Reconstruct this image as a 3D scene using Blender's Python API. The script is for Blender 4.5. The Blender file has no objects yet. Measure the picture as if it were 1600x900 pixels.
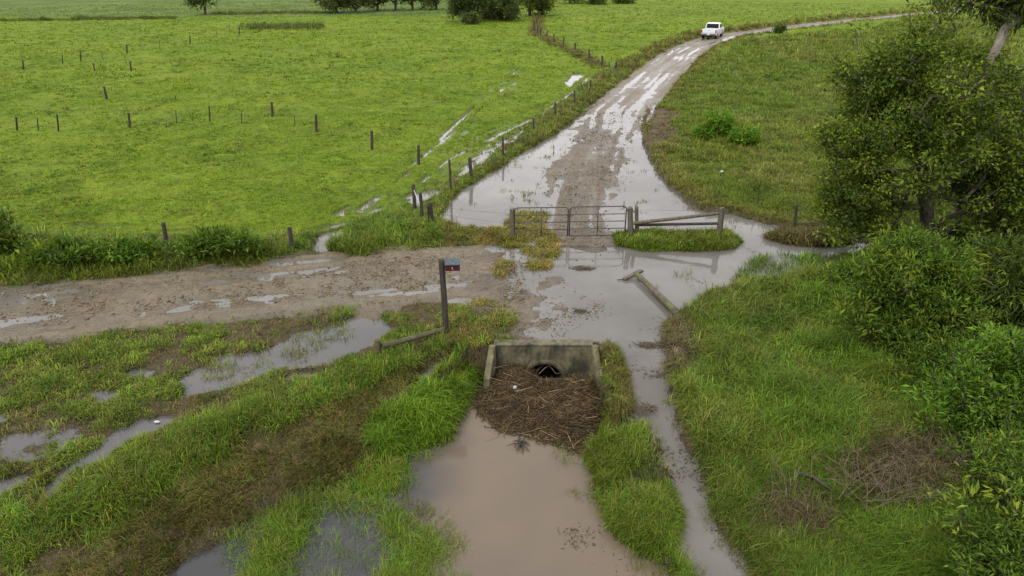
import bpy, bmesh, math, random
import numpy as np
from mathutils import Vector, Matrix
random.seed(7)
RNG = np.random.default_rng(11)
R = math.radians
SC = bpy.context.scene
COL = SC.collection

# ------------------------------------------------------------------ camera
CAM_H, PITCH, FPX = 9.0, R(25.5), 1067.0
CP, SP = math.cos(PITCH), math.sin(PITCH)

def at(u, v, z=0.0):
    """a surveyed point of the place: where the sight line u, v meets height z"""
    a, b = (u - 800.0) / FPX, (v - 450.0) / FPX
    dx, dy, dz = a, CP - b * SP, -SP - b * CP
    t = (z - CAM_H) / dz
    return np.array([dx * t, dy * t, z])

def chart(x, y, z=0.0):
    """plan position -> chart coordinates used to lay out the vegetation zones"""
    dz = z - CAM_H
    depth = y * CP - dz * SP
    up = y * SP + dz * CP
    depth = np.maximum(depth, 0.05)
    return 800.0 + FPX * x / depth, 450.0 - FPX * up / depth

cam_data = bpy.data.cameras.new("camera")
cam_data.sensor_width = 36.0
cam_data.lens = FPX / 1600.0 * 36.0
cam_data.clip_end = 4000.0
cam = bpy.data.objects.new("camera", cam_data)
cam.location = (0, 0, CAM_H)
cam.rotation_euler = (math.pi / 2 - PITCH, 0, 0)
COL.objects.link(cam)
SC.camera = cam

# ------------------------------------------------------------------ noise
_T = np.random.default_rng(5).random((8, 256, 256)).astype(np.float32)
def vnoise(x, y, k=0):
    t = _T[k % 8]
    xi = np.floor(x).astype(np.int64); yi = np.floor(y).astype(np.int64)
    fx = x - xi; fy = y - yi
    fx = fx * fx * (3 - 2 * fx); fy = fy * fy * (3 - 2 * fy)
    a, b, c, d = xi & 255, (xi + 1) & 255, yi & 255, (yi + 1) & 255
    return (t[a, c] * (1 - fx) + t[b, c] * fx) * (1 - fy) + (t[a, d] * (1 - fx) + t[b, d] * fx) * fy
def fbm(x, y, s=1.0, octaves=4, k=0):
    """-1..1 fractal value noise, feature size s metres"""
    o = np.zeros(np.shape(x), np.float64); amp, tot = 1.0, 0.0
    f = 1.0 / s
    for i in range(octaves):
        o += amp * (2 * vnoise(x * f + 17.3 * i, y * f - 9.1 * i, k + i) - 1); tot += amp
        amp *= 0.55; f *= 2.03
    return o / tot * 1.5
def sstep(a, b, x):
    t = np.clip((x - a) / (b - a), 0, 1)
    return t * t * (3 - 2 * t)

# ------------------------------------------------------------------ polygons
def inside(poly, x, y):
    p = np.asarray(poly, float)
    r = np.zeros(np.shape(x), bool)
    j = len(p) - 1
    for i in range(len(p)):
        xi, yi, xj, yj = p[i, 0], p[i, 1], p[j, 0], p[j, 1]
        if yi != yj:
            c = ((yi > y) != (yj > y)) & (x < (xj - xi) * (y - yi) / (yj - yi) + xi)
            r ^= c
        j = i
    return r
def pdist(poly, x, y, closed=True):
    p = np.asarray(poly, float); n = len(p)
    best = np.full(np.shape(x), 1e18)
    for i in range(n if closed else n - 1):
        ax, ay = p[i, :2]; bx, by = p[(i + 1) % n, :2]
        ex, ey = bx - ax, by - ay
        t = np.clip(((x - ax) * ex + (y - ay) * ey) / (ex * ex + ey * ey + 1e-12), 0, 1)
        d = (x - ax - t * ex) ** 2 + (y - ay - t * ey) ** 2
        np.minimum(best, d, out=best)
    return np.sqrt(best)
def sdf(poly, x, y, reach=6.0):
    """signed distance, negative inside; only worked out near the polygon"""
    p = np.asarray(poly, float)
    out = np.full(np.shape(x), reach)
    m = (x > p[:, 0].min() - reach) & (x < p[:, 0].max() + reach) & (y > p[:, 1].min() - reach) & (y < p[:, 1].max() + reach)
    xs, ys = x[m], y[m]
    d = pdist(p, xs, ys)
    out[m] = np.where(inside(p, xs, ys), -d, np.minimum(d, reach))
    return out
def ground_poly(px, z=0.0):
    return np.array([at(u, v, z(v) if callable(z) else z)[:2] for u, v in px])

class Line:
    """a centre line on the ground: distance across (signed, right positive) and along"""
    def __init__(s, pts, step=0.5):
        p = np.asarray(pts, float)
        # Catmull-Rom smoothing
        q = []
        for i in range(len(p) - 1):
            p0, p1, p2, p3 = p[max(i - 1, 0)], p[i], p[i + 1], p[min(i + 2, len(p) - 1)]
            n = max(2, int(np.linalg.norm(p2 - p1) / step))
            for k in range(n):
                t = k / n
                q.append(0.5 * (2 * p1 + (p2 - p0) * t + (2 * p0 - 5 * p1 + 4 * p2 - p3) * t * t + (3 * p1 - p0 - 3 * p2 + p3) * t ** 3))
        q.append(p[-1])
        q = np.array(q)
        d = np.r_[0, np.cumsum(np.linalg.norm(np.diff(q, axis=0), axis=1))]
        n = int(d[-1] / step)
        ss = np.linspace(0, d[-1], n + 1)
        s.p = np.c_[np.interp(ss, d, q[:, 0]), np.interp(ss, d, q[:, 1])]
        s.s = ss
        t = np.gradient(s.p, axis=0); t /= np.linalg.norm(t, axis=1)[:, None]
        s.t = t; s.n = np.c_[t[:, 1], -t[:, 0]]
    def dist(s, x, y, reach=8.0):
        out = np.full(np.shape(x), reach)
        along = np.zeros(np.shape(x))
        p = s.p
        m = (x > p[:, 0].min() - reach) & (x < p[:, 0].max() + reach) & (y > p[:, 1].min() - reach) & (y < p[:, 1].max() + reach)
        xs, ys = x[m], y[m]
        b = np.full(xs.shape, 1e18); sg = np.zeros(xs.shape); al = np.zeros(xs.shape)
        for i in range(len(p) - 1):
            ax, ay = p[i]; ex, ey = p[i + 1] - p[i]; L2 = ex * ex + ey * ey
            t = np.clip(((xs - ax) * ex + (ys - ay) * ey) / L2, 0, 1)
            dx, dy = xs - ax - t * ex, ys - ay - t * ey
            d = dx * dx + dy * dy
            k = d < b
            b[k] = d[k]; sg[k] = np.sign(dx * ey - dy * ex)[k]; al[k] = (s.s[i] + t * math.sqrt(L2))[k]
        d = np.sqrt(b)
        out[m] = np.where(d < reach, d, reach) * np.where(sg == 0, 1, sg)
        along[m] = al
        return out, along
    def at_s(s, q):
        return np.array([np.interp(q, s.s, s.p[:, 0]), np.interp(q, s.s, s.p[:, 1])])

# ------------------------------------------------------------------ the plan of the place
TRACK = Line([at(u, v)[:2] for u, v in [(912, 400), (900, 350), (904, 310), (916, 270), (936, 225), (958, 185), (984, 155), (1012, 128),
              (1040, 104), (1068, 83), (1098, 68), (1135, 57), (1190, 49.5), (1250, 41.5), (1330, 33), (1400, 26), (1470, 19), (1540, 11.5), (1640, 0), (1800, -14)]], 0.5)
ROAD = Line([at(u, v)[:2] for u, v in [(-620, 560), (-300, 520), (-100, 496), (100, 476), (250, 461), (400, 447), (560, 432), (700, 422), (790, 424), (850, 430)]], 0.4)

FLOOD = ground_poly([(686, 344), (700, 318), (725, 293), (757, 275), (790, 255), (830, 231), (868, 206), (905, 182), (935, 165), (955, 152), (975, 150), (1010, 165),
    (1004, 190), (1003, 215), (1012, 240), (1030, 268), (1058, 297), (1085, 320), (1112, 332), (1150, 336), (1190, 348), (1240, 358), (1300, 362), (1430, 374),
    (1430, 396), (1350, 405), (1310, 412), (1295, 424), (1270, 438), (1235, 448), (1190, 453), (1150, 456), (1112, 470), (1085, 488), (1062, 498), (1047, 510), (1042, 540), (1046, 572), (1050, 600),
    (986, 600), (970, 575), (956, 548), (942, 534), (930, 532), (845, 532), (838, 526), (862, 512), (895, 498), (905, 480), (892, 462), (878, 446), (850, 440), (834, 430), (832, 412), (850, 396),
    (838, 386), (850, 378), (868, 372), (850, 362), (800, 357), (740, 357), (705, 352)])
ISLAND = ground_poly([(968, 372), (985, 363), (1060, 368), (1140, 366), (1158, 378), (1148, 389), (1080, 392), (1000, 391), (972, 383)])
MOUND = ground_poly([(1198, 372), (1218, 364), (1260, 362), (1300, 366), (1335, 372), (1330, 380), (1290, 384), (1230, 381)])
MUDPAN = ground_poly([(862, 374), (950, 374), (948, 392), (925, 398), (890, 390)])
STREAM_Z = lambda v: -0.93 * min(max((v - 575) / 345.0, 0), 1.0)
STREAM = ground_poly([(955, 585), (1048, 585), (1051, 600), (1064, 650), (1092, 712), (1110, 765), (1114, 800), (1134, 832), (1162, 866), (1178, 900), (1197, 975),
    (1106, 975), (1086, 905), (1060, 872), (1050, 838), (1056, 792), (1048, 742), (1032, 702), (1004, 672), (976, 640), (962, 612)], STREAM_Z)
POND_Z, MARSH_Z = -1.0, -0.15
POND = ground_poly([(757, 582), (745, 600), (728, 635), (708, 668), (696, 692), (665, 700), (628, 716), (590, 738), (534, 762), (450, 786), (392, 812), (335, 846), (286, 880), (235, 930), (190, 985),
    (1085, 985), (1050, 905), (1035, 880), (1000, 868), (962, 835), (944, 796), (936, 760), (925, 728), (912, 700), (936, 640), (928, 600), (920, 585)], POND_Z)
MARSH = [ground_poly(p, MARSH_Z) for p in (
    [(652, 452), (612, 468), (597, 480), (548, 490), (500, 512), (440, 530), (345, 556), (300, 578), (262, 604), (262, 640), (310, 622), (380, 604), (440, 584), (534, 562), (592, 546), (622, 520), (612, 502), (606, 488), (660, 462)],
    [(118, 612), (165, 598), (205, 606), (196, 636), (140, 642)],
    [(-40, 640), (10, 636), (28, 655), (0, 668), (-40, 670)],
    [(150, 690), (210, 655), (290, 640), (300, 655), (235, 690), (180, 720), (120, 745), (60, 800), (30, 790), (80, 735)],
    [(-60, 760), (20, 735), (60, 742), (0, 800), (-60, 820)])]
CHANNEL_Z = -0.2
CHANNEL = ground_poly([(716, 545), (700, 554), (676, 570), (655, 588), (664, 592), (690, 577), (708, 562), (720, 552)], CHANNEL_Z)
# wheel tracks full of water in the paddock (px lines)
WHEEL = [[(120, 352), (240, 358), (360, 352), (450, 340), (520, 318), (600, 285), (660, 245), (700, 205), (750, 160), (805, 113)],
         [(560, 330), (640, 268), (690, 222), (740, 182), (792, 132), (812, 112)],
         [(60, 362), (200, 366), (330, 362), (440, 358), (500, 338), (545, 318)],
         [(455, 366), (520, 352), (560, 340), (640, 300), (700, 250), (770, 215), (840, 180), (900, 140), (920, 120)]]
POOLS = [ground_poly(p) for p in (
    [(690, 296), (712, 272), (738, 250), (775, 225), (812, 205), (830, 204), (800, 222), (772, 236), (760, 252), (735, 272), (712, 290)],
    [(838, 172), (858, 160), (880, 155), (866, 166), (848, 174)],
    [(884, 131), (892, 118), (905, 115), (922, 119), (902, 128), (890, 136)],
    [(795, 112), (812, 108), (808, 115)],
    [(505, 330), (540, 318), (556, 345), (530, 352)],
    [(456, 412), (470, 402), (508, 396), (512, 402), (480, 414), (458, 416)],
    [(490, 395), (500, 372), (520, 352), (548, 345), (530, 372), (510, 392)],
    [(640, 306), (668, 299), (690, 300), (668, 318), (650, 326)])]

CTRL = [(-300, 300, .2), (100, 300, .16), (300, 300, .15), (500, 280, .12), (600, 325, .07), (700, 230, .07), (800, 170, .08), (900, 125, .1), (300, 150, .2), (600, 100, .25), (100, 80, .35), (900, 50, .35), (500, 30, .4),
    (1060, 150, .12), (1100, 250, .2), (1200, 300, .15), (1250, 200, .3), (1180, 100, .25), (1400, 330, .3), (1400, 100, .35),
    (-200, 420, .2), (100, 400, .16), (300, 390, .2), (560, 372, .14), (650, 350, .12), (740, 366, .08),
    (-200, 510, .03), (0, 490, .03), (200, 470, .02), (400, 450, .02), (600, 430, .02), (750, 420, .04), (850, 400, .03), (850, 470, .02),
    (-200, 560, -.03), (0, 545, -.02), (200, 530, 0), (400, 498, .0), (520, 480, .0), (700, 500, .05), (780, 520, .06), (830, 515, .03),
    (-100, 640, -.12), (50, 600, -.12), (200, 600, -.12), (350, 590, -.11), (500, 520, -.1), (100, 700, -.12), (250, 650, -.1), (0, 800, -.15),
    (-100, 900, -.2), (100, 760, -.05), (250, 690, -.0), (400, 630, .03), (600, 560, .06), (690, 540, .05),
    (50, 920, -.4), (200, 850, -.42), (350, 760, -.38), (500, 690, -.3), (620, 610, -.2), (700, 565, -.14),
    (600, 690, -.62), (450, 762, -.75), (300, 850, -.8), (680, 640, -.5), (735, 562, -.1), (720, 610, -.5),
    (400, 880, -1.0), (600, 860, -1.05),
    (955, 600, -.1), (940, 650, -.42), (1000, 700, -.2), (1030, 780, -.42), (985, 760, -.6), (1040, 850, -.68), (1075, 900, -.85),
    (1080, 560, .1), (1110, 650, .05), (1150, 750, -.3), (1200, 850, -.5), (1240, 930, -.6), (1200, 500, .2), (1300, 600, .4), (1450, 700, .5), (1550, 850, .5), (1400, 450, .4), (1550, 500, .6), (1800, 700, .7), (1700, 400, .5)]
_cx = np.array([np.r_[at(u, v, z)] for u, v, z in CTRL])

def base_level(x, y):
    num = np.zeros(x.shape); den = np.zeros(x.shape)
    for px, py, pz in _cx:
        dd = (x - px) ** 2 + (y - py) ** 2
        # far control points carry further
        w = 1.0 / (dd / (0.02 * (px * px + py * py) + 1.0) + 0.02) ** 2.0
        num += w * pz; den += w
    return num / den

def stream_level(x, y):
    yy = y
    y0, y1 = at(1000, 575, 0)[1], at(1110, 920, -.93)[1]
    return -0.93 * np.clip((y0 - yy) / (y0 - y1), 0, 1.0)

def track_profile(d, s):
    ad = np.abs(d)
    w = 0.25 * fbm(s, d * 0, 9.0, 2, 1)
    crown = 0.053 - .024 * sstep(12, 28, s) + 0.036 * fbm(s * 0.16, d * 1.8, 1.0, 3, 2) + 0.018 * fbm(s, d, 0.5, 3, 3)
    ruts = 0.0
    for off, dep, wd in ((-1.2, .075, .22), (-.4, .03, .14), (.35, .04, .15), (.95, .075, .22), (1.55, .03, .16), (-1.75, .035, .16)):
        ruts = ruts + dep * np.exp(-((d - off - w) / wd) ** 2) * (0.65 + 0.5 * fbm(s, d * 0 + off, 5.0, 2, 4))
    return crown - ruts
def road_profile(d, s):
    w = 0.3 * fbm(s, d * 0, 6.0, 2, 5)
    crown = 0.040 + 0.036 * fbm(s * 0.14, d * 1.7, 1.0, 3, 6) + 0.034 * fbm(s, d, 0.55, 4, 7)
    ruts = 0.0
    for off, dep, wd in ((-1.0, .062, .20), (-.55, .03, .12), (.7, .066, .22), (1.2, .03, .12), (1.65, .045, .22), (-1.75, .06, .2)):
        ruts = ruts + dep * np.exp(-((d - off - w) / wd) ** 2) * (0.55 + 0.75 * fbm(s, d * 0 + off, 4.0, 2, 1))
    return crown - ruts

def axis(lo, hi, f0, f1, step, grow):
    a = [f0]
    while a[-1] < f1: a.append(a[-1] + step)
    st = step
    while a[-1] < hi: st = min(st * grow, 60); a.append(a[-1] + st)
    b = []; st = step; q = f0
    while q > lo: st = min(st * grow, 60); q -= st; b.append(q)
    return np.array(b[::-1] + a)

XS = axis(-900, 900, -13.0, 12.5, 0.065, 1.022)
YS = axis(-60, 1200, 7.0, 25.5, 0.06, 1.014)
GX, GY = np.meshgrid(XS, YS)          # rows = y

def build_fields():
    x, y = GX, GY
    F = {}
    shore = 0.22 * fbm(x, y, 1.1, 4, 0) + 0.06 * fbm(x, y, 0.25, 2, 3)
    L = base_level(x, y)
    far = np.hypot(x, y)
    lump = 0.05 * fbm(x, y, 1.6, 3, 2) + 0.10 * fbm(x, y, 7.0, 3, 5) * sstep(20, 45, far) + 0.02 * fbm(x, y, .35, 2, 6) * (far < 32)
    td, ts = TRACK.dist(x, y, 9.0); rd, rs = ROAD.dist(x, y, 9.0)
    near_road = np.minimum(np.abs(td) - 2.0, np.abs(rd) - 2.2)
    h = L + lump * (0.25 + 0.75 * sstep(-0.2, 2.5, near_road))
    # far country rolls gently
    h = h + 1.2 * sstep(190, 700, far) + 0.6 * fbm(x, y, 120, 2, 1) * sstep(200, 500, far)
    W = np.full(x.shape, -9.0)          # water level where there is water
    wid = np.zeros(x.shape, np.int8)
    def carve(s, level, depth, slope, k, edge=0.5, reach=0.75, keep=None):
        nonlocal h, W, wid
        lev = level if np.ndim(level) else np.full(x.shape, level)
        ins = s < 0
        below = lev - np.minimum(depth, slope * np.maximum(-s, 0)) - 0.004
        above = lev + np.minimum(0.30 * np.maximum(s, 0), 0.12) + 0.006
        out = (~ins) & (s < edge)
        if keep is not None: out &= ~keep
        h = np.where(ins, np.minimum(h, below), np.where(out, np.maximum(h, above), h))
        m = (s < reach) & (W < -5)
        W = np.where(m, lev, W); wid = np.where(m, k, wid).astype(np.int8)
    sp = sdf(POND, x, y); sf = sdf(FLOOD, x, y); ss_ = sdf(STREAM, x, y)
    F['s_flood'], F['s_pond'], F['s_stream'] = sf, sp, ss_
    # paddock puddles
    for p in POOLS:
        s = sdf(p, x, y, 3.0) + .0 + 0.9 * shore + 0.35 * fbm(x, y, .6, 4, 1)
        carve(s, 0.0, .06, .3, 1, 0.35)
    wl = np.full(x.shape, 9.0)
    for ln in WHEEL:
        d, s = Line([at(u, v, .05)[:2] for u, v in ln], .5).dist(x, y, 3.0)
        ad = np.abs(d) - 0.09 + 0.5 * np.maximum(fbm(s, s * 0 + ln[0][0], 3.0, 3, 2), -.12) + 0.25 * shore
        wl = np.minimum(wl, ad)
    F['wheel'] = wl
    carve(np.where(wl < 1.0, wl, 3.0), 0.0, .05, .25, 1, 0.4)
    mz = sdf(ground_poly([(-200, 620), (0, 585), (200, 545), (420, 515), (600, 470), (640, 500), (620, 545), (430, 605), (230, 680), (60, 770), (-200, 880)], MARSH_Z), x, y, 3.0)
    mn = fbm(x, y, 1.3, 4, 6) + .4 * fbm(x * .6 + y * .5, y, .9, 2, 1)
    carve(np.where(mz < .3, np.maximum(mz, 0) * .8 + .42 * (mn + .36), 3.0), MARSH_Z, .12, .22, 3, .3, .3)
    for p in MARSH:
        s = sdf(p, x, y, 3.0) + 1.3 * shore
        carve(s, MARSH_Z, .2, .25, 3, .4, .35)
    carve(sdf(CHANNEL, x, y, 3.0) + 0.4 * shore, CHANNEL_Z, .1, .3, 4, .3, .12)
    s1 = sf + 0.75 * shore; s2 = ss_ + 0.95 * shore
    sb = (s2 >= 0) & (s2 < 1.6) & (s1 > .3)
    h = np.where(sb, np.minimum(h, stream_level(x, y) + .06 + .55 * np.maximum(s2, 0) + .04 * fbm(x, y, .4, 3, 6)), h)
    carve(s2, stream_level(x, y), .3, .3, 2, .25, keep=s1 < .1)
    carve(s1, 0.0, .25, .12, 1, 0.6, keep=s2 < .1)
    wy, wx0, wx1 = at(850, 540.5, .06)[1] + .1, at(774, 537, .06)[0], at(924, 537, .06)[0]
    bx = np.maximum(np.maximum(wx0 - .02 - x, x - wx1 - .02), np.maximum(y - wy, wy - 2.2 - y))
    sq = np.minimum(sp + 0.7 * shore * sstep(0, .6, bx), bx)
    bank = POND_Z + .05 + .75 * np.maximum(sq, 0) + .05 * fbm(x, y, .4, 3, 6)
    chs = sdf(CHANNEL, x, y, 3.0) + .4 * shore
    soft = (y < wy) & (chs > .18) & (s1 > .10) & (s2 > .12)
    steep = np.where((x > wx1) & (y > wy - 1.0), 2.2, .75)
    bank = POND_Z + .05 + steep * np.maximum(sq, 0) + .05 * fbm(x, y, .4, 3, 6)
    h = np.where((sq >= 0) & (sq < 2.2) & soft, np.minimum(h, bank), h)
    carve(np.where(y > wy, 5.0, sq), POND_Z, .5, .6, 5, .06)
    low_side = soft & (sq < 2.4) & (chs > .15) & (h < -.12) & (wid != 5) & (wid != 3)
    low_side |= (bx < .34) & (y < wy) & (h < -.02)
    low_side |= (bx < .05) & (y < wy)
    W = np.where(low_side, POND_Z, W); wid = np.where(low_side, 5, wid).astype(np.int8)
    h = np.where((bx < .0) & (y < wy), np.minimum(h, POND_Z - .1), h)
    # raised ground inside the flood
    def mound(poly, top, slope):
        nonlocal h
        s = sdf(poly, x, y, 3.0) + 0.35 * shore
        h = np.where(s < 0.4, np.maximum(h, np.minimum(top, -slope * s) - 0.01), h)
        return s
    F['s_island'] = mound(ISLAND, .16, .5)
    F['s_mound'] = mound(MOUND, .12, .25)
    mound(MUDPAN, .03, .15)
    # the track and the road stand a touch out of the flood
    tp = track_profile(td, ts)
    halfw = 1.75 + 0.4 * fbm(ts, td * 0, 5, 2, 6) + .4 * fbm(x, y, 1.0, 4, 5)
    k = sstep(halfw + .7, halfw - .3, np.abs(td)) * (s1 < 0.5) * (ts > 0.8)
    h = h * (1 - k) + np.maximum(tp - 0.012 - 0.05 * (1 - k), -0.3) * k
    F['mudk_track'] = k
    # broken mud between the road and the flood
    seam = sdf(ground_poly([(735, 392), (835, 388), (905, 400), (895, 440), (915, 470), (905, 500), (870, 515), (835, 535), (790, 520), (740, 490), (705, 455), (705, 415)]), x, y, 2.5)
    km = sstep(.6, -.4, seam + shore) * sstep(wy - .02, wy + .08, y)
    h = np.where(km > 0, h * (1 - km) + km * (0.004 + 0.06 * fbm(x, y, 0.5, 4, 3) + 0.03 * fbm(x, y, 1.5, 2, 1) + .026 - 0.062 * sstep(-.6, 1.9, x)), h)
    W = np.where((km > 0.02), 0.0, W); wid = np.where(km > 0.02, 1, wid).astype(np.int8)
    F['km'] = km
    # lowered bed under the two road sheets
    far_k = sstep(1.0, -0.2, np.abs(td) - 1.9) * (s1 > 0.2)
    h = h * (1 - far_k) + np.minimum(h, -.14) * far_k
    rk = sstep(0.9, -0.1, np.abs(rd) - 1.75)
    rk = rk * (1 - km); h = h * (1 - rk) + np.minimum(h, -.14) * rk
    F['road_bed'] = np.maximum(far_k, rk)
    # culvert outfall
    F['h'] = h; F['W'] = W; F['wid'] = wid; F['td'] = td; F['rd'] = rd; F['ts'] = ts; F['rs'] = rs; F['L'] = L
    return F
F = build_fields()

def sample(a, x, y):
    """bilinear look-up of a field at plan points"""
    i = np.clip(np.searchsorted(XS, x) - 1, 0, len(XS) - 2); j = np.clip(np.searchsorted(YS, y) - 1, 0, len(YS) - 2)
    fx = np.clip((x - XS[i]) / (XS[i + 1] - XS[i]), 0, 1); fy = np.clip((y - YS[j]) / (YS[j + 1] - YS[j]), 0, 1)
    return (a[j, i] * (1 - fx) + a[j, i + 1] * fx) * (1 - fy) + (a[j + 1, i] * (1 - fx) + a[j + 1, i + 1] * fx) * fy
def near(a, x, y):
    i = np.clip(np.searchsorted(XS, x), 0, len(XS) - 1); j = np.clip(np.searchsorted(YS, y), 0, len(YS) - 1)
    return a[j, i]
def height(x, y):
    return float(sample(F['h'], np.array([x]), np.array([y]))[0])
def stand(u, v):
    """a surveyed point resting on the ground"""
    z = 0.0
    for _ in range(8):
        p = at(u, v, z); z = 0.5 * z + 0.5 * height(p[0], p[1])
    p = at(u, v, z)
    return Vector((p[0], p[1], height(p[0], p[1])))

# ------------------------------------------------------------------ mesh output
def link(o, parent=None):
    COL.objects.link(o)
    if parent is not None: o.parent = parent
    return o
def tag(o, label=None, cat=None, group=None, kind=None):
    for k, v in (("label", label), ("category", cat), ("group", group), ("kind", kind)):
        if v: o[k] = v
    return o
def raw_mesh(name, verts, faces_flat, sizes, mat, col=None, extra=None, smooth=False):
    me = bpy.data.meshes.new(name)
    verts = np.ascontiguousarray(verts, np.float32)
    me.vertices.add(len(verts)); me.vertices.foreach_set("co", verts.ravel())
    faces_flat = np.ascontiguousarray(faces_flat, np.int32)
    me.loops.add(len(faces_flat)); me.loops.foreach_set("vertex_index", faces_flat)
    sizes = np.asarray(sizes, np.int32)
    me.polygons.add(len(sizes))
    st = np.zeros(len(sizes), np.int32); st[1:] = np.cumsum(sizes)[:-1]
    me.polygons.foreach_set("loop_start", st)
    if smooth: me.polygons.foreach_set("use_smooth", np.ones(len(sizes), bool))
    if col is not None:
        a = me.attributes.new("tint", 'FLOAT_COLOR', 'POINT')
        c = np.ones((len(verts), 4), np.float32); c[:, :3] = col
        a.data.foreach_set("color", c.ravel())
    for k, v in (extra or {}).items():
        a = me.attributes.new(k, 'FLOAT', 'POINT'); a.data.foreach_set("value", np.ascontiguousarray(v, np.float32).ravel())
    me.update(calc_edges=True)
    me.materials.append(mat)
    return bpy.data.objects.new(name, me)
def grid_faces(ny, nx, keep=None):
    j, i = np.meshgrid(np.arange(ny - 1), np.arange(nx - 1), indexing='ij')
    a = j * nx + i
    f = np.stack([a, a + 1, a + nx + 1, a + nx], -1).reshape(-1, 4)
    return f if keep is None else f[keep.ravel()]
def compact(verts, faces, *arrs):
    used = np.unique(faces); m = np.full(len(verts), -1); m[used] = np.arange(len(used))
    return (verts[used], m[faces]) + tuple(a[used] for a in arrs)

# ------------------------------------------------------------------ materials
class NT:
    def __init__(s, name):
        s.m = bpy.data.materials.new(name); s.m.use_nodes = True
        s.t = s.m.node_tree; s.t.nodes.clear()
        s.out = s.n('ShaderNodeOutputMaterial')
        s.tc = s.n('ShaderNodeTexCoord')
    def n(s, t, **kw):
        o = s.t.nodes.new(t)
        for k, v in kw.items(): setattr(o, k, v)
        return o
    def l(s, a, b): s.t.links.new(a, b)
    def noise(s, scale, detail=4, rough=.55, vec=None, stretch=None):
        o = s.n('ShaderNodeTexNoise'); o.inputs['Scale'].default_value = scale; o.inputs['Detail'].default_value = detail; o.inputs['Roughness'].default_value = rough
        v = vec or s.tc.outputs['Object']
        if stretch:
            mp = s.n('ShaderNodeMapping'); mp.inputs['Scale'].default_value = stretch; s.l(v, mp.inputs['Vector']); v = mp.outputs[0]
        s.l(v, o.inputs['Vector']); return o.outputs['Fac']
    def attr(s, name, col=False):
        o = s.n('ShaderNodeAttribute'); o.attribute_name = name
        return o.outputs['Color' if col else 'Fac']
    def ramp(s, fac, stops):
        o = s.n('ShaderNodeValToRGB'); e = o.color_ramp.elements
        while len(e) < len(stops): e.new(.5)
        for k, (p, c) in enumerate(stops):
            e[k].position = p; e[k].color = (c, c, c, 1) if np.isscalar(c) else (*c, 1)
        s.l(fac, o.inputs[0]); return o.outputs[0]
    def mix(s, fac, a, b, mode='MIX'):
        o = s.n('ShaderNodeMix', data_type='RGBA', blend_type=mode)
        if np.isscalar(fac): o.inputs[0].default_value = fac
        else: s.l(fac, o.inputs[0])
        for v, i in ((a, 6), (b, 7)):
            if isinstance(v, tuple): o.inputs[i].default_value = (*v, 1)
            else: s.l(v, o.inputs[i])
        return o.outputs[2]
    def math(s, op, a, b=0.0, clamp=False):
        o = s.n('ShaderNodeMath', operation=op); o.use_clamp = clamp
        for v, i in ((a, 0), (b, 1)):
            if np.isscalar(v): o.inputs[i].default_value = v
            else: s.l(v, o.inputs[i])
        return o.outputs[0]
    def bump(s, h, strength=.5, dist=.05, normal=None):
        o = s.n('ShaderNodeBump'); o.inputs['Distance'].default_value = dist
        if np.isscalar(strength): o.inputs['Strength'].default_value = strength
        else: s.l(strength, o.inputs['Strength'])
        s.l(h, o.inputs['Height'])
        if normal: s.l(normal, o.inputs['Normal'])
        return o.outputs[0]
    def bsdf(s, color, rough=.6, spec=.5, normal=None, metal=0, finish=True, **kw):
        o = s.n('ShaderNodeBsdfPrincipled')
        for k, v in (('Base Color', color), ('Roughness', rough), ('Specular IOR Level', spec), ('Metallic', metal)):
            if isinstance(v, tuple): o.inputs[k].default_value = (*v, 1)
            elif np.isscalar(v): o.inputs[k].default_value = v
            else: s.l(v, o.inputs[k])
        if normal: s.l(normal, o.inputs['Normal'])
        for k, v in kw.items(): o.inputs[k].default_value = v
        if finish: s.l(o.outputs[0], s.out.inputs[0])
        return o

def mat_ground():
    t = NT('ground_soil')
    n1, n2, n3 = t.noise(.9, 5), t.noise(6, 5), t.noise(30, 4)
    nb = t.noise(.12, 4)
    base = t.attr('tint', True)
    v = t.ramp(n2, [(.3, .72), (.7, 1.28)])
    v2 = t.ramp(n1, [(.32, .8), (.68, 1.18)])
    v3 = t.ramp(n3, [(.3, .7), (.7, 1.3)])
    c = t.mix(1.0, t.mix(1.0, t.mix(1.0, base, v, 'MULTIPLY'), v2, 'MULTIPLY'), v3, 'MULTIPLY')
    wet = t.attr('wet')
    c = t.mix(t.math('MULTIPLY', wet, .45), c, t.mix(1.0, c, (.45, .42, .40), 'MULTIPLY'))
    rough = t.math('SUBTRACT', .85, t.math('MULTIPLY', wet, .5))
    b = t.bump(n3, 1.0, .06, t.bump(n2, .8, .16))
    t.bsdf(c, rough, t.math('ADD', .08, t.math('MULTIPLY', wet, .4)), b)
    return t.m

def mat_mud():
    t = NT('wet_mud')
    n1, n2, n3, n4 = t.noise(.7, 4), t.noise(4, 6, .6), t.noise(18, 5, .62), t.noise(60, 3)
    c = t.ramp(n2, [(.25, (.082, .062, .035)), (.5, (.150, .115, .066)), (.75, (.212, .168, .103))])
    c = t.mix(t.ramp(n1, [(.4, 0.0), (.65, .7)]), c, (.162, .135, .092))
    c = t.mix(t.ramp(n3, [(.55, 0.0), (.8, .55)]), c, (.28, .23, .172))
    c = t.mix(t.ramp(n3, [(.22, .7), (.42, 0.0)]), c, (.075, .05, .033))
    wet = t.attr('wet')
    c = t.mix(t.math('MULTIPLY', wet, .55), c, t.mix(1.0, c, (.55, .52, .5), 'MULTIPLY'))
    rough = t.math('SUBTRACT', .7, t.math('MULTIPLY', wet, .42))
    b = t.bump(n4, .6, .02, t.bump(n3, 1.0, .07, t.bump(n2, .6, .13)))
    t.bsdf(c, rough, .55, b)
    return t.m

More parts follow.
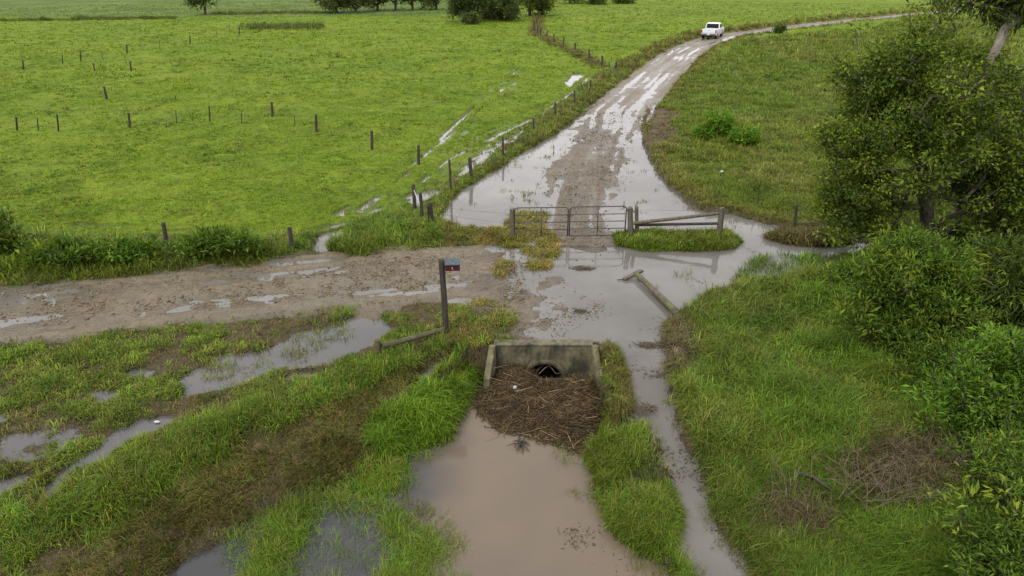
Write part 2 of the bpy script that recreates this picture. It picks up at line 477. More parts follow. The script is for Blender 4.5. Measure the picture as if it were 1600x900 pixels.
def mat_water(name, c1, c2, rough=.03, bump=.06, scale=2.2, stretch=(1, 1, 1), chop=0.0, clear=None):
    t = NT(name)
    c = t.mix(t.ramp(t.noise(.22, 4), [(.36, 0.0), (.66, 1.0)]), c1, c2)
    if clear: c = t.mix(t.attr('clear'), c, clear)
    h = t.noise(scale, 3, .5, stretch=stretch)
    b = t.bump(h, bump, .05)
    if chop: chop = t.math('MULTIPLY', t.attr('chop'), chop)
    if chop: b = t.bump(t.noise(9, 4, .6, stretch=(1.6, .7, 1)), chop, .03, b)
    rr = t.ramp(t.noise(.5, 3), [(.35, rough), (.7, rough + .07)])
    t.bsdf(c, rr, .5, b, IOR=1.33)
    return t.m

def mat_tint(name, rough=.5, spec=.2, trans=.3, coat=0.0):
    """blades, leaves: each carries its own tint; light comes through thin leaves"""
    t = NT(name)
    c = t.attr('tint', True)
    p = t.bsdf(c, rough, spec, finish=False)
    if trans:
        tr = t.n('ShaderNodeBsdfTranslucent'); t.l(t.mix(1.0, c, (1.25, 1.3, .7), 'MULTIPLY'), tr.inputs[0])
        mx = t.n('ShaderNodeMixShader'); mx.inputs[0].default_value = trans
        t.l(p.outputs[0], mx.inputs[1]); t.l(tr.outputs[0], mx.inputs[2]); t.l(mx.outputs[0], t.out.inputs[0])
    else: t.l(p.outputs[0], t.out.inputs[0])
    return t.m

M = {}
M['ground'] = mat_ground(); M['mud'] = mat_mud()
M['flood'] = mat_water('flood_water_surface', (.098, .089, .077), (.168, .159, .146), .03, .07)
M['pond'] = mat_water('pond_water_surface', (.150, .115, .080), (.115, .093, .071), .05, .035, 1.3, clear=(.046, .046, .047))
M['marsh'] = mat_water('marsh_water_surface', (.070, .067, .065), (.095, .090, .086), .04, .05)
M['stream'] = mat_water('stream_water_surface', (.098, .089, .077), (.160, .150, .137), .04, .08, 2.2, (1, 1, 1), .55)
M['blade'] = mat_tint('grass_blade', .55, .12, .3)
M['leaf'] = mat_tint('leaf', .5, .16, .3)
M['dry'] = mat_tint('dry_stem', .75, .2, 0)
# ------------------------------------------------------------------ vegetation zones (chart polygons)
Z = dict(
 field_r=[(1000, 195), (1048, 148), (1092, 104), (1135, 72), (1210, 55), (1330, 42), (1560, 15), (2100, -10), (2300, 430), (1345, 368), (1240, 358), (1150, 336), (1085, 320), (1030, 268), (1003, 215)],
 verge=[(-500, 352), (0, 372), (240, 378), (440, 374), (520, 366), (560, 352), (650, 328), (690, 352), (750, 358), (800, 362), (830, 372), (800, 392), (700, 392), (600, 404), (510, 418), (420, 428), (300, 442), (0, 466), (-500, 515)],
 marsh=[(-600, 545), (0, 508), (250, 486), (400, 472), (560, 462), (640, 455), (700, 470), (800, 500), (800, 530), (765, 540), (755, 585), (690, 690), (590, 738), (390, 812), (230, 930), (150, 1100), (-600, 1100)],
 ridge=[(690, 520), (640, 545), (520, 590), (420, 622), (220, 695), (60, 785), (-200, 880), (-200, 960), (60, 870), (290, 735), (460, 652), (600, 590), (640, 575), (690, 545)],
 brown=[(735, 540), (660, 570), (470, 655), (300, 745), (100, 890), (0, 1000), (200, 1000), (290, 880), (400, 800), (540, 745), (600, 690), (600, 640), (690, 580)],
 green_bank=[(765, 540), (735, 548), (705, 570), (690, 600), (640, 628), (590, 650), (578, 690), (610, 710), (690, 690), (720, 640), (757, 585)],
 pond_edge=[(720, 640), (690, 690), (590, 738), (390, 812), (230, 930), (150, 1100), (800, 1100), (740, 905), (690, 830), (640, 800), (640, 770), (690, 720)],
 spit=[(950, 590), (952, 552), (966, 548), (984, 580), (990, 640), (1020, 672), (1050, 702), (1060, 745), (1062, 800), (1056, 840), (1080, 875), (1100, 905), (1120, 980), (1070, 985), (1040, 890), (1000, 872), (960, 838), (935, 790), (925, 740), (915, 700), (950, 660)],
 straw=[(735, 385), (740, 372), (790, 345), (840, 340), (868, 375), (840, 395), (845, 425), (815, 440), (770, 425), (790, 395)],
 straw_low=[(690, 490), (740, 465), (800, 470), (810, 500), (780, 530), (740, 545), (690, 535)],
)
def zone(name, u, v, jit=14):
    return inside(Z[name], u + jit * fbm(u, v, 60, 3, 1), v + .6 * jit * fbm(u, v, 50, 3, 2))

PAL = dict(
 lime=[(0.168, 0.255, 0.013), (0.139, 0.220, 0.013), (0.193, 0.271, 0.018), (0.116, 0.187, 0.016)],
 olive=[(0.140, 0.168, 0.022), (0.118, 0.151, 0.020), (0.162, 0.185, 0.029), (0.174, 0.174, 0.043)],
 rank=[(0.114, 0.183, 0.019), (0.145, 0.220, 0.021), (0.093, 0.151, 0.019), (0.180, 0.232, 0.028), (0.174, 0.191, 0.035)],
 bright=[(0.110, 0.204, 0.017), (0.148, 0.237, 0.019), (0.090, 0.168, 0.017), (0.185, 0.241, 0.025)],
 straw=[(.30, .225, .06), (.25, .19, .055), (.20, .165, .04), (.16, .16, .03)],
 brown=[(.15, .118, .04), (.115, .092, .032), (.17, .14, .04), (.10, .098, .025), (.19, .155, .065)],
 mix=[(0.129, 0.162, 0.028), (0.168, 0.185, 0.037), (0.101, 0.151, 0.022), (0.196, 0.174, 0.047)],
 dead=[(.20, .145, .085), (.15, .11, .065), (.25, .19, .12)],
)

def ground_tint(x, y, u, v):
    c = np.zeros(x.shape + (3,))
    n1 = fbm(x, y, 6.0, 4, 1); n2 = fbm(x, y, 1.3, 4, 2)
    g = np.array((.115, .17, .013)); g2 = np.array((.148, .2, .015)); g3 = np.array((.073, .110, .014))
    k = np.clip(.5 + .8 * n1, 0, 1)[..., None]
    c[:] = g * (1 - k) + g2 * k
    k = np.clip(-.15 - 1.1 * n2, 0, 1)[..., None] * .6
    c = c * (1 - k) + g3 * k
    far = np.hypot(x, y)
    # the paler fields beyond
    pale = sstep(0, 6, (v * 0 + 29 + (u - 300) * -.004) - v) * (u < 720)
    pale = pale[..., None]
    c = c * (1 - pale) + np.array((.112, .158, .036)) * (.9 + .25 * n1[..., None]) * pale
    low = (v > 366) & (v < 1400); c[low] = np.array((.085, .082, .03))
    soil = np.array((.085, .062, .036)); brown = np.array((.10, .078, .035))
    def put(mask, col, amt):
        nonlocal c
        m = (mask * amt)[..., None]; c = c * (1 - m) + np.asarray(col) * m
    put(zone('field_r', u, v).astype(float), (.078, .105, .022), .8)
    put(zone('field_r', u, v) * np.clip(.2 + 1.2 * n2, 0, 1), (.11, .115, .032), .7)
    near_t = sstep(4.2, 2.2, np.abs(F['td'])) * (F['ts'] > 14)
    put(near_t * np.clip(.75 + n2, 0, 1), (.085, .082, .03), .85)
    put(zone('verge', u, v).astype(float), (.06, .075, .022), .8)
    put(zone('marsh', u, v).astype(float), soil, .85)
    put(zone('brown', u, v).astype(float), (.105, .074, .036), .9)
    put((far < 26) * (v > 480) * (u > 900) * 1.0, (.05, .05, .022), .9)
    put((u > 1000) * (v > 430) * 1.0, (.045, .055, .018), .9)
    put(zone('straw', u, v).astype(float), (.19, .135, .05), .8)
    put(zone('straw_low', u, v).astype(float), (.14, .11, .045), .7)
    w = np.maximum(sstep(.5, .0, F['s_pond']), sstep(.4, .0, F['s_stream']))
    put(w, (.075, .055, .035), .9)
    put(sstep(.35, .0, F['s_flood']) * (1 - F['mudk_track']), (.10, .078, .05), .85)
    put(np.maximum(F['mudk_track'], F['km']), (.168, .132, .092), .95)
    strk = np.clip(.5 + 1.2 * fbm(F['ts'] * .18, F['td'] * 1.9, 1.0, 4, 4), 0, 1) * F['mudk_track']
    put(strk, (.115, .086, .055), .55)
    put(F['road_bed'], (.15, .108, .066), .9)
    put(sstep(.2, -.05, F['s_mound']), (.11, .09, .04), .8)
    # bare mud shoulder where the track leaves the flood
    sh = sdf(ground_poly([(1003, 190), (1025, 172), (1060, 182), (1055, 212), (1036, 232), (1012, 240)]), x, y, 3.0) + 1.3 * fbm(x, y, 1.6, 4, 1)
    put(sstep(.3, -.3, sh), (.11, .082, .055), .95)
    F['shoulder'] = sh - .35 * fbm(x, y, .8, 4, 7)
    return c

U, V = chart(GX, GY, F['h'])
behind = GY < 4.5
U[behind] = 800; V[behind] = 1500
F['U'], F['V'] = U, V
gt = ground_tint(GX, GY, U, V)
wetf = sstep(.09, .0, F['h'] - np.where(F['W'] > -5, F['W'], -9)) * (F['W'] > -5)
wetf = np.maximum(wetf, .55 * np.maximum(F['mudk_track'], F['km']))
wetf = np.maximum(wetf, .5 * zone('brown', U, V))
gv = np.stack([GX, GY, F['h']], -1).reshape(-1, 3)
ny, nx = GX.shape
# hole for the culvert pipe is not needed: the headwall stands in front of the bank
g = raw_mesh('ground', gv, grid_faces(ny, nx).ravel(), np.full((ny - 1) * (nx - 1), 4), M['ground'], gt.reshape(-1, 3), {'wet': wetf.ravel()}, smooth=True)
link(tag(g, kind='structure', label='green paddock, muddy verges and ditch banks', cat='ground'))

# ------------------------------------------------------------------ water sheets (one level each)
def water_sheet(name, mask, level, mat, label):
    cell = mask[:-1, :-1] | mask[1:, :-1] | mask[:-1, 1:] | mask[1:, 1:]
    v = np.stack([GX, GY, level + 0 * GX], -1).reshape(-1, 3)
    f = grid_faces(ny, nx, cell)
    v, f = compact(v, f)
    ch = sstep(0.0, -.35, v[:, 2]) * np.clip(.35 + 1.1 * fbm(v[:, 0], v[:, 1], 1.6, 2, 2), 0, 1) if name == 'stream_water' else 0 * v[:, 2]
    o = raw_mesh(name, v, f.ravel(), np.full(len(f), 4), mat, None, {'chop': ch, 'clear': sstep(-.9, -2.6, v[:, 0] + .5 * fbm(v[:, 0], v[:, 1], 1.5, 3, 1)) if name == 'ditch_pond' else 0 * ch}, smooth=True)
    return link(tag(o, kind='structure', label=label, cat='water'))
wid, W, h = F['wid'], F['W'], F['h']
low = h < W + .03
def grow_mask(m, n=2):
    for _ in range(n):
        q = m.copy(); q[1:] |= m[:-1]; q[:-1] |= m[1:]; q[:, 1:] |= m[:, :-1]; q[:, :-1] |= m[:, 1:]; m = q
    return m
def body(k): return (wid == k) & grow_mask((wid == k) & low, 2)
water_sheet('flood_water', body(1), 0.0, M['flood'], 'pale flood water lying over the track and gateway')
water_sheet('marsh_water', body(3), MARSH_Z, M['marsh'], 'grey water between the grass tufts')
water_sheet('channel_water', body(4), CHANNEL_Z, M['marsh'], 'thin grey trickle beside the mailbox rail')
water_sheet('ditch_pond', body(5), POND_Z, M['pond'], 'brown pond below the culvert')
water_sheet('stream_water', body(2), np.minimum(stream_level(GX, GY) - .003, -.003), M['stream'], 'rippled overflow running down beside the spit')

# ------------------------------------------------------------------ road sheets
def road_sheet(name, line, prof, s0, s1, half, step_d, mat, label, edge_seed, water=None):
    ss = np.arange(s0, s1, .16); dd = np.arange(-half - 1.0, half + 1.01, step_d)
    S, D = np.meshgrid(ss, dd, indexing='ij')
    c = np.c_[np.interp(ss, line.s, line.p[:, 0]), np.interp(ss, line.s, line.p[:, 1])]
    nn = np.c_[np.interp(ss, line.s, line.n[:, 0]), np.interp(ss, line.s, line.n[:, 1])]
    P = c[:, None, :] + nn[:, None, :] * D[..., None]
    z = prof(D, S)
    hw = half + .30 * fbm(S, np.sign(D) * 7, 3.0, 3, edge_seed) + .12 * fbm(S, D, .5, 2, edge_seed + 1)
    e = np.abs(D) - hw
    z = z + 0.02 * sstep(-.5, -.1, e) - .30 * np.maximum(e, 0)
    endk = np.minimum(sstep(s0, s0 + 1.5, S), 1 - sstep(s1 - 2.2, s1 - .6, S + .9 * fbm(S, D, 1.0, 3, 2))) if name == 'muddy_road' else sstep(s0, s0 + 1.2, S)
    z = z * endk + (-.12) * (1 - endk)
    wet = np.clip(sstep(.06, -.01, z) * .9 + .22 + .35 * fbm(S * .4, D, 1.5, 3, 2), 0, 1)
    v = np.concatenate([P, z[..., None]], -1).reshape(-1, 3)
    o = raw_mesh(name, v, grid_faces(*S.shape).ravel(), np.full((S.shape[0] - 1) * (S.shape[1] - 1), 4), mat, None, {'wet': wet.ravel()}, smooth=True)
    link(tag(o, kind='structure', label=label, cat='road'))
    # water standing in its ruts
    zz = np.full(S.shape, -.004)
    cell = (z < .02) & (e < .05) & (endk > .9)
    cell = cell[:-1, :-1] | cell[1:, :-1] | cell[:-1, 1:] | cell[1:, 1:]
    if water == 'flood':    # leave what the flood sheet already covers
        b = near(body(1).astype(float), P[..., 0], P[..., 1]) > .5
        cell &= ~(b[:-1, :-1] & b[1:, 1:])
    v = np.concatenate([P, zz[..., None]], -1).reshape(-1, 3)
    f = grid_faces(*S.shape, keep=cell)
    if len(f):
        v, f = compact(v, f)
        w = raw_mesh(name + '_water', v, f.ravel(), np.full(len(f), 4), M['flood'], smooth=True)
        link(tag(w, kind='structure', label='rain water standing in the ruts of the ' + name.replace('_', ' '), cat='water'))
S0 = float(TRACK.dist(np.array([at(955, 180)[0]]), np.array([at(955, 180)[1]]))[1][0])
road_sheet('dirt_track', TRACK, track_profile, S0 - 1, TRACK.s[-1], 2.0, .085, M['mud'], 'wet rutted dirt track curving away to the skyline', 1, 'flood')
road_sheet('muddy_road', ROAD, road_profile, 0.0, ROAD.s[-1], 1.85, .06, M['mud'], 'muddy brown road with puddles running in from the side', 3, 'flood')

# ------------------------------------------------------------------ grass
def blades(name, base, phi, length, width, lean, tint, label, kind='stuff', cat='grass', mat='blade', parent=None):
    n = len(base)
    if n == 0: return
    cx, sx = np.cos(phi), np.sin(phi)
    side = np.stack([-sx, cx, 0 * sx], -1) * (width / 2)[:, None]
    d = np.stack([cx, sx, 0 * cx], -1)
    up = np.array([0, 0, 1.0])
    L = length[:, None]; ln = lean[:, None]
    mid = base + d * L * .28 * ln + up * L * .55 * np.sqrt(np.clip(1 - (.5 * ln) ** 2, .1, 1))
    tip = base + d * L * .85 * ln + up * L * np.clip(.98 - .75 * ln ** 2, .05, 1)
    V_ = np.stack([base - side, base + side, mid + side * .85, mid - side * .85, tip], 1).reshape(-1, 3)
    o = np.arange(n)[:, None] * 5
    fl = np.concatenate([o + 0, o + 1, o + 2, o + 3, o + 3, o + 2, o + 4], 1).ravel()
    sz = np.tile([4, 3], n)
    col = np.repeat(tint[:, None, :], 5, 1)
    ob = raw_mesh(name, V_, fl, sz, M[mat], col.reshape(-1, 3))
    return link(tag(ob, label, cat, kind=kind), parent)

def scatter(n, dmin, dmax, power=2.3, az=R(47), az0=0.0):
    """points over the land seen from the air, thinning with distance"""
    a = az0 + (RNG.random(n) * 2 - 1) * az
    q = power - 2.0     # radial pdf ~ d^(1-power) dd
    u = RNG.random(n)
    if abs(q) < 1e-6: d = dmin * (dmax / dmin) ** u
    else: d = (dmin ** -q + u * (dmax ** -q - dmin ** -q)) ** (-1 / q)
    return d * np.sin(a), d * np.cos(a), d
def pick(pal, n, x=None, y=None, spread=.15, s=1.5):
    p = np.array(PAL[pal]); i = RNG.integers(0, len(p), n)
    if x is not None:
        k = np.clip((fbm(x, y, s, 3, 3) * .5 + .5) * len(p) + RNG.normal(0, .7, n), 0, len(p) - 1).astype(int)
        i = np.where(RNG.random(n) < .75, k, i)
    return p[i] * (1 + RNG.normal(0, spread, (n, 1)))* (1 + RNG.normal(0, .05, (n, 3)))
def tufts(x, y, per, rad, z=None):
    """tuft centres -> blade feet, with the way each blade leans outward"""
    n = len(x)
    per = np.broadcast_to(per, (n,)).astype(int); idx = np.repeat(np.arange(n), per)
    r = np.sqrt(RNG.random(len(idx))) * np.broadcast_to(rad, (n,))[idx]; a = RNG.random(len(idx)) * 2 * np.pi
    bx, by = x[idx] + r * np.cos(a), y[idx] + r * np.sin(a)
    bz = sample(F['h'], bx, by)
    phi = a + RNG.normal(0, .6, len(idx))
    return idx, bx, by, bz, phi, r / np.maximum(np.broadcast_to(rad, (n,))[idx], 1e-6)
def state(x, y):
    hh = sample(F['h'], x, y); ww = near(F['W'], x, y)
    u, v = chart(x, y, hh)
    return hh, np.where(ww > -5, hh - ww, 9.0), u, v, np.abs(sample(F['td'], x, y)), np.abs(sample(F['rd'], x, y))
def lay(name, x, y, d, per, rad, length, pal, label, lean=(.25, .9), wk=.0009, wmin=.008, sp=.15, wmax=.06, s=1.5, mat='blade', cat='grass', keep_water=False, drop=-.03, align=None, calm=1.0):
    if len(x) == 0: return
    idx, bx, by, bz, phi, rr = tufts(x, y, per, rad)
    if align is not None: phi = np.where(align[0][idx], align[1] + RNG.normal(0, .55, len(idx)), phi)
    ww = near(F['W'], bx, by); hw = np.where(ww > -5, bz - ww, 9)
    if keep_water: bz = np.maximum(bz, np.where(ww > -5, ww - .03, np.where(np.abs(sample(F['rd'], bx, by)) < 1.8, 0.0, bz))); k = np.ones(len(bz), bool)
    else: k = hw > drop
    idx, bx, by, bz, phi, rr = idx[k], bx[k], by[k], bz[k], phi[k], rr[k]
    n = len(idx)
    tl = np.exp(RNG.normal(0, .28, len(x))) * (1 + .35 * fbm(x, y, .9, 3, 7))
    L = (np.broadcast_to(length, (len(x),)) * np.clip(tl, .4, 2.0))[idx] * RNG.uniform(.45, 1.2, n)
    dd = np.hypot(bx, by)
    w = np.clip(wk * dd, wmin, wmax) * RNG.uniform(.7, 1.3, n)
    ln = np.clip(lean[0] + (lean[1] - lean[0]) * rr + RNG.normal(0, .12, n), .05, 1.05)
    tc = pick(pal, len(x), x, y, sp, s) if isinstance(pal, str) else pal
    tc = tc * (1 + calm * .30 * fbm(x, y, .7, 3, 5))[:, None] * np.exp(RNG.normal(0, calm * .16, (len(x), 1)))
    t = np.clip(tc[idx] * (1 + RNG.normal(0, .13, (n, 1))), .003, .6)
    blades(name, np.stack([bx, by, bz - .01], -1), phi, L, w, ln, t, label, cat=cat, mat=mat)
    return n
def sel(m, *a): return tuple(q[m] for q in a)

NB = 0
# -- paddock
x, y, d = scatter(190000, 20, 190, 2.45)
hh, hw, u, v, td, rd = state(x, y)
pad = (hw > .02) & (td > 3.0) & (rd > 2.6) & ~zone('field_r', u, v) & ~zone('verge', u, v) & ~zone('marsh', u, v) & (v < 385) & (u < np.maximum(1010 + (200 - v) * 6, 690)) & ~zone('straw', u, v)
pad &= ~((u > 950) & (v > 230)) & (sample(F['s_flood'], x, y) > .05)
n2 = fbm(x, y, 2.2, 4, 2); n3 = fbm(x, y, .9, 3, 4)
pad &= RNG.random(len(x)) < np.clip(.62 + .7 * n2, .15, 1)
x, y, d, n2, n3 = sel(pad, x, y, d, n2, n3)
c = pick('lime', len(x), x, y, .12, 4.0); k = np.clip(.35 * n3 + .06 + .55 * np.clip(fbm(x, y, 11, 3, 6) - .1, 0, 1), 0, .75)[:, None]
c = c * (1 - k) + np.array((.058, .118, .012)) * k
pv = chart(x, y)[1] < 29
c[pv] = c[pv] * .35 + np.array((.118, .168, .036)) * .65
lay('paddock_grass', x, y, d, 5, .03 + .0022 * d, np.clip(.055 + .0012 * d + .05 * np.maximum(n3, 0), .05, .3), c, 'short bright green pasture grass of the paddock', (.35, .95), wk=.0008, wmax=.08, calm=.5)

x, y, d = scatter(9000, 22, 150, 2.2, R(40), R(-14))
hh, hw, u, v, td, rd = state(x, y)
k = (hw > .03) & (td > 4) & (rd > 3) & (v < 345) & (v > 34) & (u < 940) & ~zone('field_r', u, v) & (fbm(x, y, 3.0, 3, 7) > .42)
x, y, d = sel(k, x, y, d)
lay('tussock_grass', x, y, d, 9, .05 + .002 * d, .10 + .002 * d, pick('mix', len(x), x, y) * .75, 'darker tussocks dotted over the paddock', (.3, 1.0), wk=.0008)
# -- right-hand field and the tussocks beside the track
x, y, d = scatter(130000, 18, 150, 2.4, R(26), R(20))
hh, hw, u, v, td, rd = state(x, y)
fr = zone('field_r', u, v) & (hw > .02) & (td > 2.3) & (sample(F['shoulder'], x, y) > .1)
n2 = fbm(x, y, 1.8, 4, 6)
fr &= RNG.random(len(x)) < np.clip(.8 + .7 * n2, .3, 1)
x, y, d, n2, td_ = sel(fr, x, y, d, n2, td)
c = pick('olive', len(x), x, y, .15, 2.5); k = np.clip(.5 + 1.3 * fbm(x, y, 5.0, 3, 2), 0, 1)[:, None] * .6
c = c * (1 - k) + np.array((.105, .172, .016)) * k
kb = (sstep(1.6, .2, sample(F['s_flood'], x, y)) * .7)[:, None]; c = c * (1 - kb) + np.array((.17, .15, .035)) * kb
lay('rough_grass', x, y, d, 7, .05 + .0028 * d, .13 + .003 * d + .08 * np.maximum(n2, 0), c, 'rough olive grass of the field beside the track', (.3, 1.0), wk=.00085, wmax=.08)
x, y, d = scatter(160000, 24, 180, 2.2, R(40), R(10))
hh, hw, u, v, td, rd = state(x, y)
sd_ = sample(F['td'], x, y)
n1 = fbm(x, y, 2.5, 3, 5)
tr = (td > 2.25 + .3 * n1) & (td < 3.9 + .9 * n1) & (hw > .01) & (sample(F['ts'], x, y) > 8) & (v < 300) & (sample(F['shoulder'], x, y) > 0)
tr &= RNG.random(len(x)) < np.where(sd_ < 0, .95, .5)
x, y, d, sd_ = sel(tr, x, y, d, sd_)
c = np.where((RNG.random(len(x)) < .5)[:, None], pick('brown', len(x), x, y, .15, 2), pick('olive', len(x), x, y, .15, 2))
lay('roadside_grass', x, y, d, 10, .07 + .0025 * d, np.where(sd_ < 0, .2 + .0035 * d, .13 + .002 * d), c, 'brownish tussock grass lining both edges of the dirt track', (.3, 1.0), wk=.00085, wmax=.08)
x, y, d = scatter(20000, 26, 50, 2.0, R(8), R(12))
k = (sample(F['shoulder'], x, y) < .15) & (RNG.random(len(x)) < .16)
x, y, d = sel(k, x, y, d)
lay('shoulder_grass', x, y, d, 7, .16, .16, 'brown', 'thin brown grass on the bare mud shoulder right of the track', (.4, 1.0), wk=.00085)
# fence-line tussocks
fl = Line([stand(u_, v_)[:2] for u_, v_ in [(962, 110), (941, 106), (920, 94), (899, 82), (881, 74), (865, 68), (855, 62), (845, 57), (838, 51), (843, 22)]], .5)
fl2 = Line([stand(u_, v_)[:2] for u_, v_ in [(672, 350), (700, 300), (734, 281), (786, 246), (834, 205), (868, 184), (897, 164), (922, 144), (944, 126), (963, 110)]], .5)
for nm, ln_, n_, lab in (('fence_line_grass', fl, 1300, 'brown tussocks along the far fence line'), ('fence_strip_grass', fl2, 9000, 'long green grass strip under the track fence')):
    q = RNG.random(n_) * ln_.s[-1]; off = RNG.normal(.2 if ln_ is fl2 else 0, .55 if ln_ is fl2 else .45, n_)
    p = np.c_[np.interp(q, ln_.s, ln_.p[:, 0]), np.interp(q, ln_.s, ln_.p[:, 1])] + off[:, None] * np.c_[np.interp(q, ln_.s, ln_.n[:, 0]), np.interp(q, ln_.s, ln_.n[:, 1])]
    x, y = p.T; hh, hw, u, v, td, rd = state(x, y); m = (hw > .015) & (td > 2.1)
    x, y = sel(m, x, y); d = np.hypot(x, y)
    kk = (RNG.random(len(x)) < (.75 if ln_ is fl else .25))[:, None]
    c = np.where(kk, pick('brown', len(x)), pick('rank' if ln_ is fl2 else 'olive', len(x), x, y))
    lay(nm, x, y, d, 9, .06 + .002 * d, .15 + .0022 * d, c, lab, (.3, 1.0), wk=.0008)

# -- left verge
x, y, d = scatter(60000, 15, 42, 2.0, R(28), R(-22))
hh, hw, u, v, td, rd = state(x, y)
ve = zone('verge', u, v, 8) & (hw > .01) & (rd > 1.75)
n2 = fbm(x, y, 1.2, 3, 1)
ve &= RNG.random(len(x)) < np.clip(.7 + .8 * n2, .15, 1)
x, y, d, n2, u, v, rd = sel(ve, x, y, d, n2, u, v, rd)
c = pick('rank', len(x), x, y, .15, 1.6)
edge = sstep(3.0, 1.9, rd)[:, None] * .75 * (RNG.random((len(x), 1)) < .8)
c = c * (1 - edge) + np.array((.13, .145, .025)) * edge
kb = ((u > 690) * (RNG.random(len(x)) < .75))[:, None]; c = np.where(kb, pick('straw', len(x)) * .75, c)
lay('verge_grass', x, y, d, 12, .14, np.where(u < 690, .28 + .22 * np.maximum(n2, 0), .22), c, 'long weedy grass of the verge between paddock and muddy road', (.25, 1.0), wk=.00105)

# -- golden straw
x, y, d = scatter(40000, 12, 30, 2.0, R(6), R(-2))
hh, hw, u, v, td, rd = state(x, y)
rs_ = sample(F['rs'], x, y); on_road = (rd < 1.7) & (rs_ < ROAD.s[-1] - 2.2)
st = (zone('straw', u, v, 8) | zone('straw_low', u, v, 8)) & ((hw > .0) | (on_road & (rd > .9))) & (RNG.random(len(x)) < np.clip(np.where(v < 450, .34, .12) + .9 * fbm(x, y, .8, 3, 5), 0.03, .9))
x, y, d, v = sel(st, x, y, d, v)
c = np.where((RNG.random(len(x)) < np.where(v > 450, .5, .12))[:, None], pick('mix', len(x)), pick('straw', len(x), x, y))
lay('straw_grass', x, y, d, 8, .14, .18, c, 'flattened golden dead grass around the gate end and mailbox', (.65, 1.05), wk=.00105, keep_water=True)
x, y, d = scatter(30000, 17, 26, 2.0, R(4), R(1.5))
hh, hw, u, v, td, rd = state(x, y)
k = inside([(796, 338), (846, 334), (866, 360), (874, 388), (862, 420), (836, 424), (818, 392), (770, 384), (772, 372), (800, 368)], u + 8 * fbm(x, y, .8, 3, 2), v) & (RNG.random(len(x)) < np.clip(.16 + .7 * fbm(x, y, .7, 3, 3), .02, .8))
x, y, d = sel(k, x, y, d)
c = np.where((RNG.random(len(x)) < .3)[:, None], pick('mix', len(x)), pick('straw', len(x), x, y))
lay('golden_grass', x, y, d, 8, .13, .18, c, 'golden dead grass heaped under the left end of the gate', (.5, 1.05), wk=.00105, keep_water=True)

# -- marsh, ridge, brown strip, green bank
x, y, d = scatter(110000, 7.5, 26, 2.0, R(34), R(-26))
hh, hw, u, v, td, rd = state(x, y)
ma = zone('marsh', u, v, 10) & (rd > 1.7) & (hw > -.02)
ri = zone('ridge', u, v, 16); br = zone('brown', u, v, 14) & ~ri; gb = zone('green_bank', u, v, 8)
n2 = fbm(x, y, .8, 3, 1); n4 = fbm(x, y, 2.0, 2, 6)
pr = np.where(br, np.clip(.38 + .7 * n2, .12, .9), np.where(ri | gb, np.clip(.55 + .6 * n2, .1, .8), np.clip(.20 + .95 * n2, .03, .85)))
pr = np.where(sample(F['h'], x, y) < -.02, pr, pr * np.where(rd < 2.6, .5, 1))
k = ma & ~gb & (RNG.random(len(x)) < pr)
x1, y1, d1, ri1, br1, n41 = sel(k, x, y, d, ri, br, n4)
c = np.where(ri1[:, None], pick('bright', len(x1), x1, y1), np.where(br1[:, None], pick('brown', len(x1), x1, y1, .2, .8), pick('rank', len(x1), x1, y1, .18, .9)))
mx = (RNG.random(len(x1)) < .42)[:, None]; c = np.where(mx, pick('mix', len(x1)), c)
lay('marsh_grass', x1, y1, d1, np.where(ri1, 15, 12), np.where(ri1, .13, .11), np.where(ri1, .23, np.where(br1, .16, .17)), c, 'tufted wet grass and brown sedge of the boggy left ground', (.25, 1.0), wk=.00105, align=(br1, math.radians(205)))
k = gb & (hw > -.03) & (RNG.random(len(x)) < .9)
x1, y1, d1 = sel(k, x, y, d)
lay('ditch_bank_grass', x1, y1, d1, 15, .14, .30, 'bright', 'lush bright green grass on the ditch bank left of the culvert', (.2, 1.0), wk=.00105)

# -- spit between pond and stream, tuft island, mound
x, y, d = scatter(50000, 7, 17, 2.0, R(10), R(12))
hh, hw, u, v, td, rd = state(x, y)
k = zone('spit', u, v, 5) & (hw > np.where(sample(F['s_stream'], x, y) < .3, .03, -.05)) & (RNG.random(len(x)) < np.clip(.26 + 1.2 * fbm(x, y, .6, 3, 2), .02, .9))
x1, y1, d1, v1 = sel(k, x, y, d, v)
c = pick('bright', len(x1), x1, y1); m_ = (RNG.random(len(x1)) < .45)[:, None]; c = np.where(m_, pick('mix', len(x1)), c)
lay('spit_grass', x1, y1, d1, 11, .14, .23, c, 'long bright grass on the spit between the brown pond and the overflow', (.25, 1.0), wk=.00105)
x, y, d = scatter(120000, 19, 27, 2.0, R(20), R(14))
si = sample(F['s_island'], x, y); sm = sample(F['s_mound'], x, y); hh, hw, u, v, td, rd = state(x, y)
k = (si < .12) & (hw > -.03) & (RNG.random(len(x)) < .6)
x1, y1, d1 = sel(k, x, y, d)
lay('island_grass', x1, y1, d1, 10, .13, .20, 'rank', 'dense green grass strip under the timber rails, ringed by flood water', (.25, .95), wk=.00105)
k = (sm < .12) & (hw > -.02) & (RNG.random(len(x)) < .55)
x1, y1, d1 = sel(k, x, y, d)
lay('mound_grass', x1, y1, d1, 10, .14, .3, 'brown', 'brown flattened grass mound beside the leaning picket', (.5, 1.05), wk=.00105)

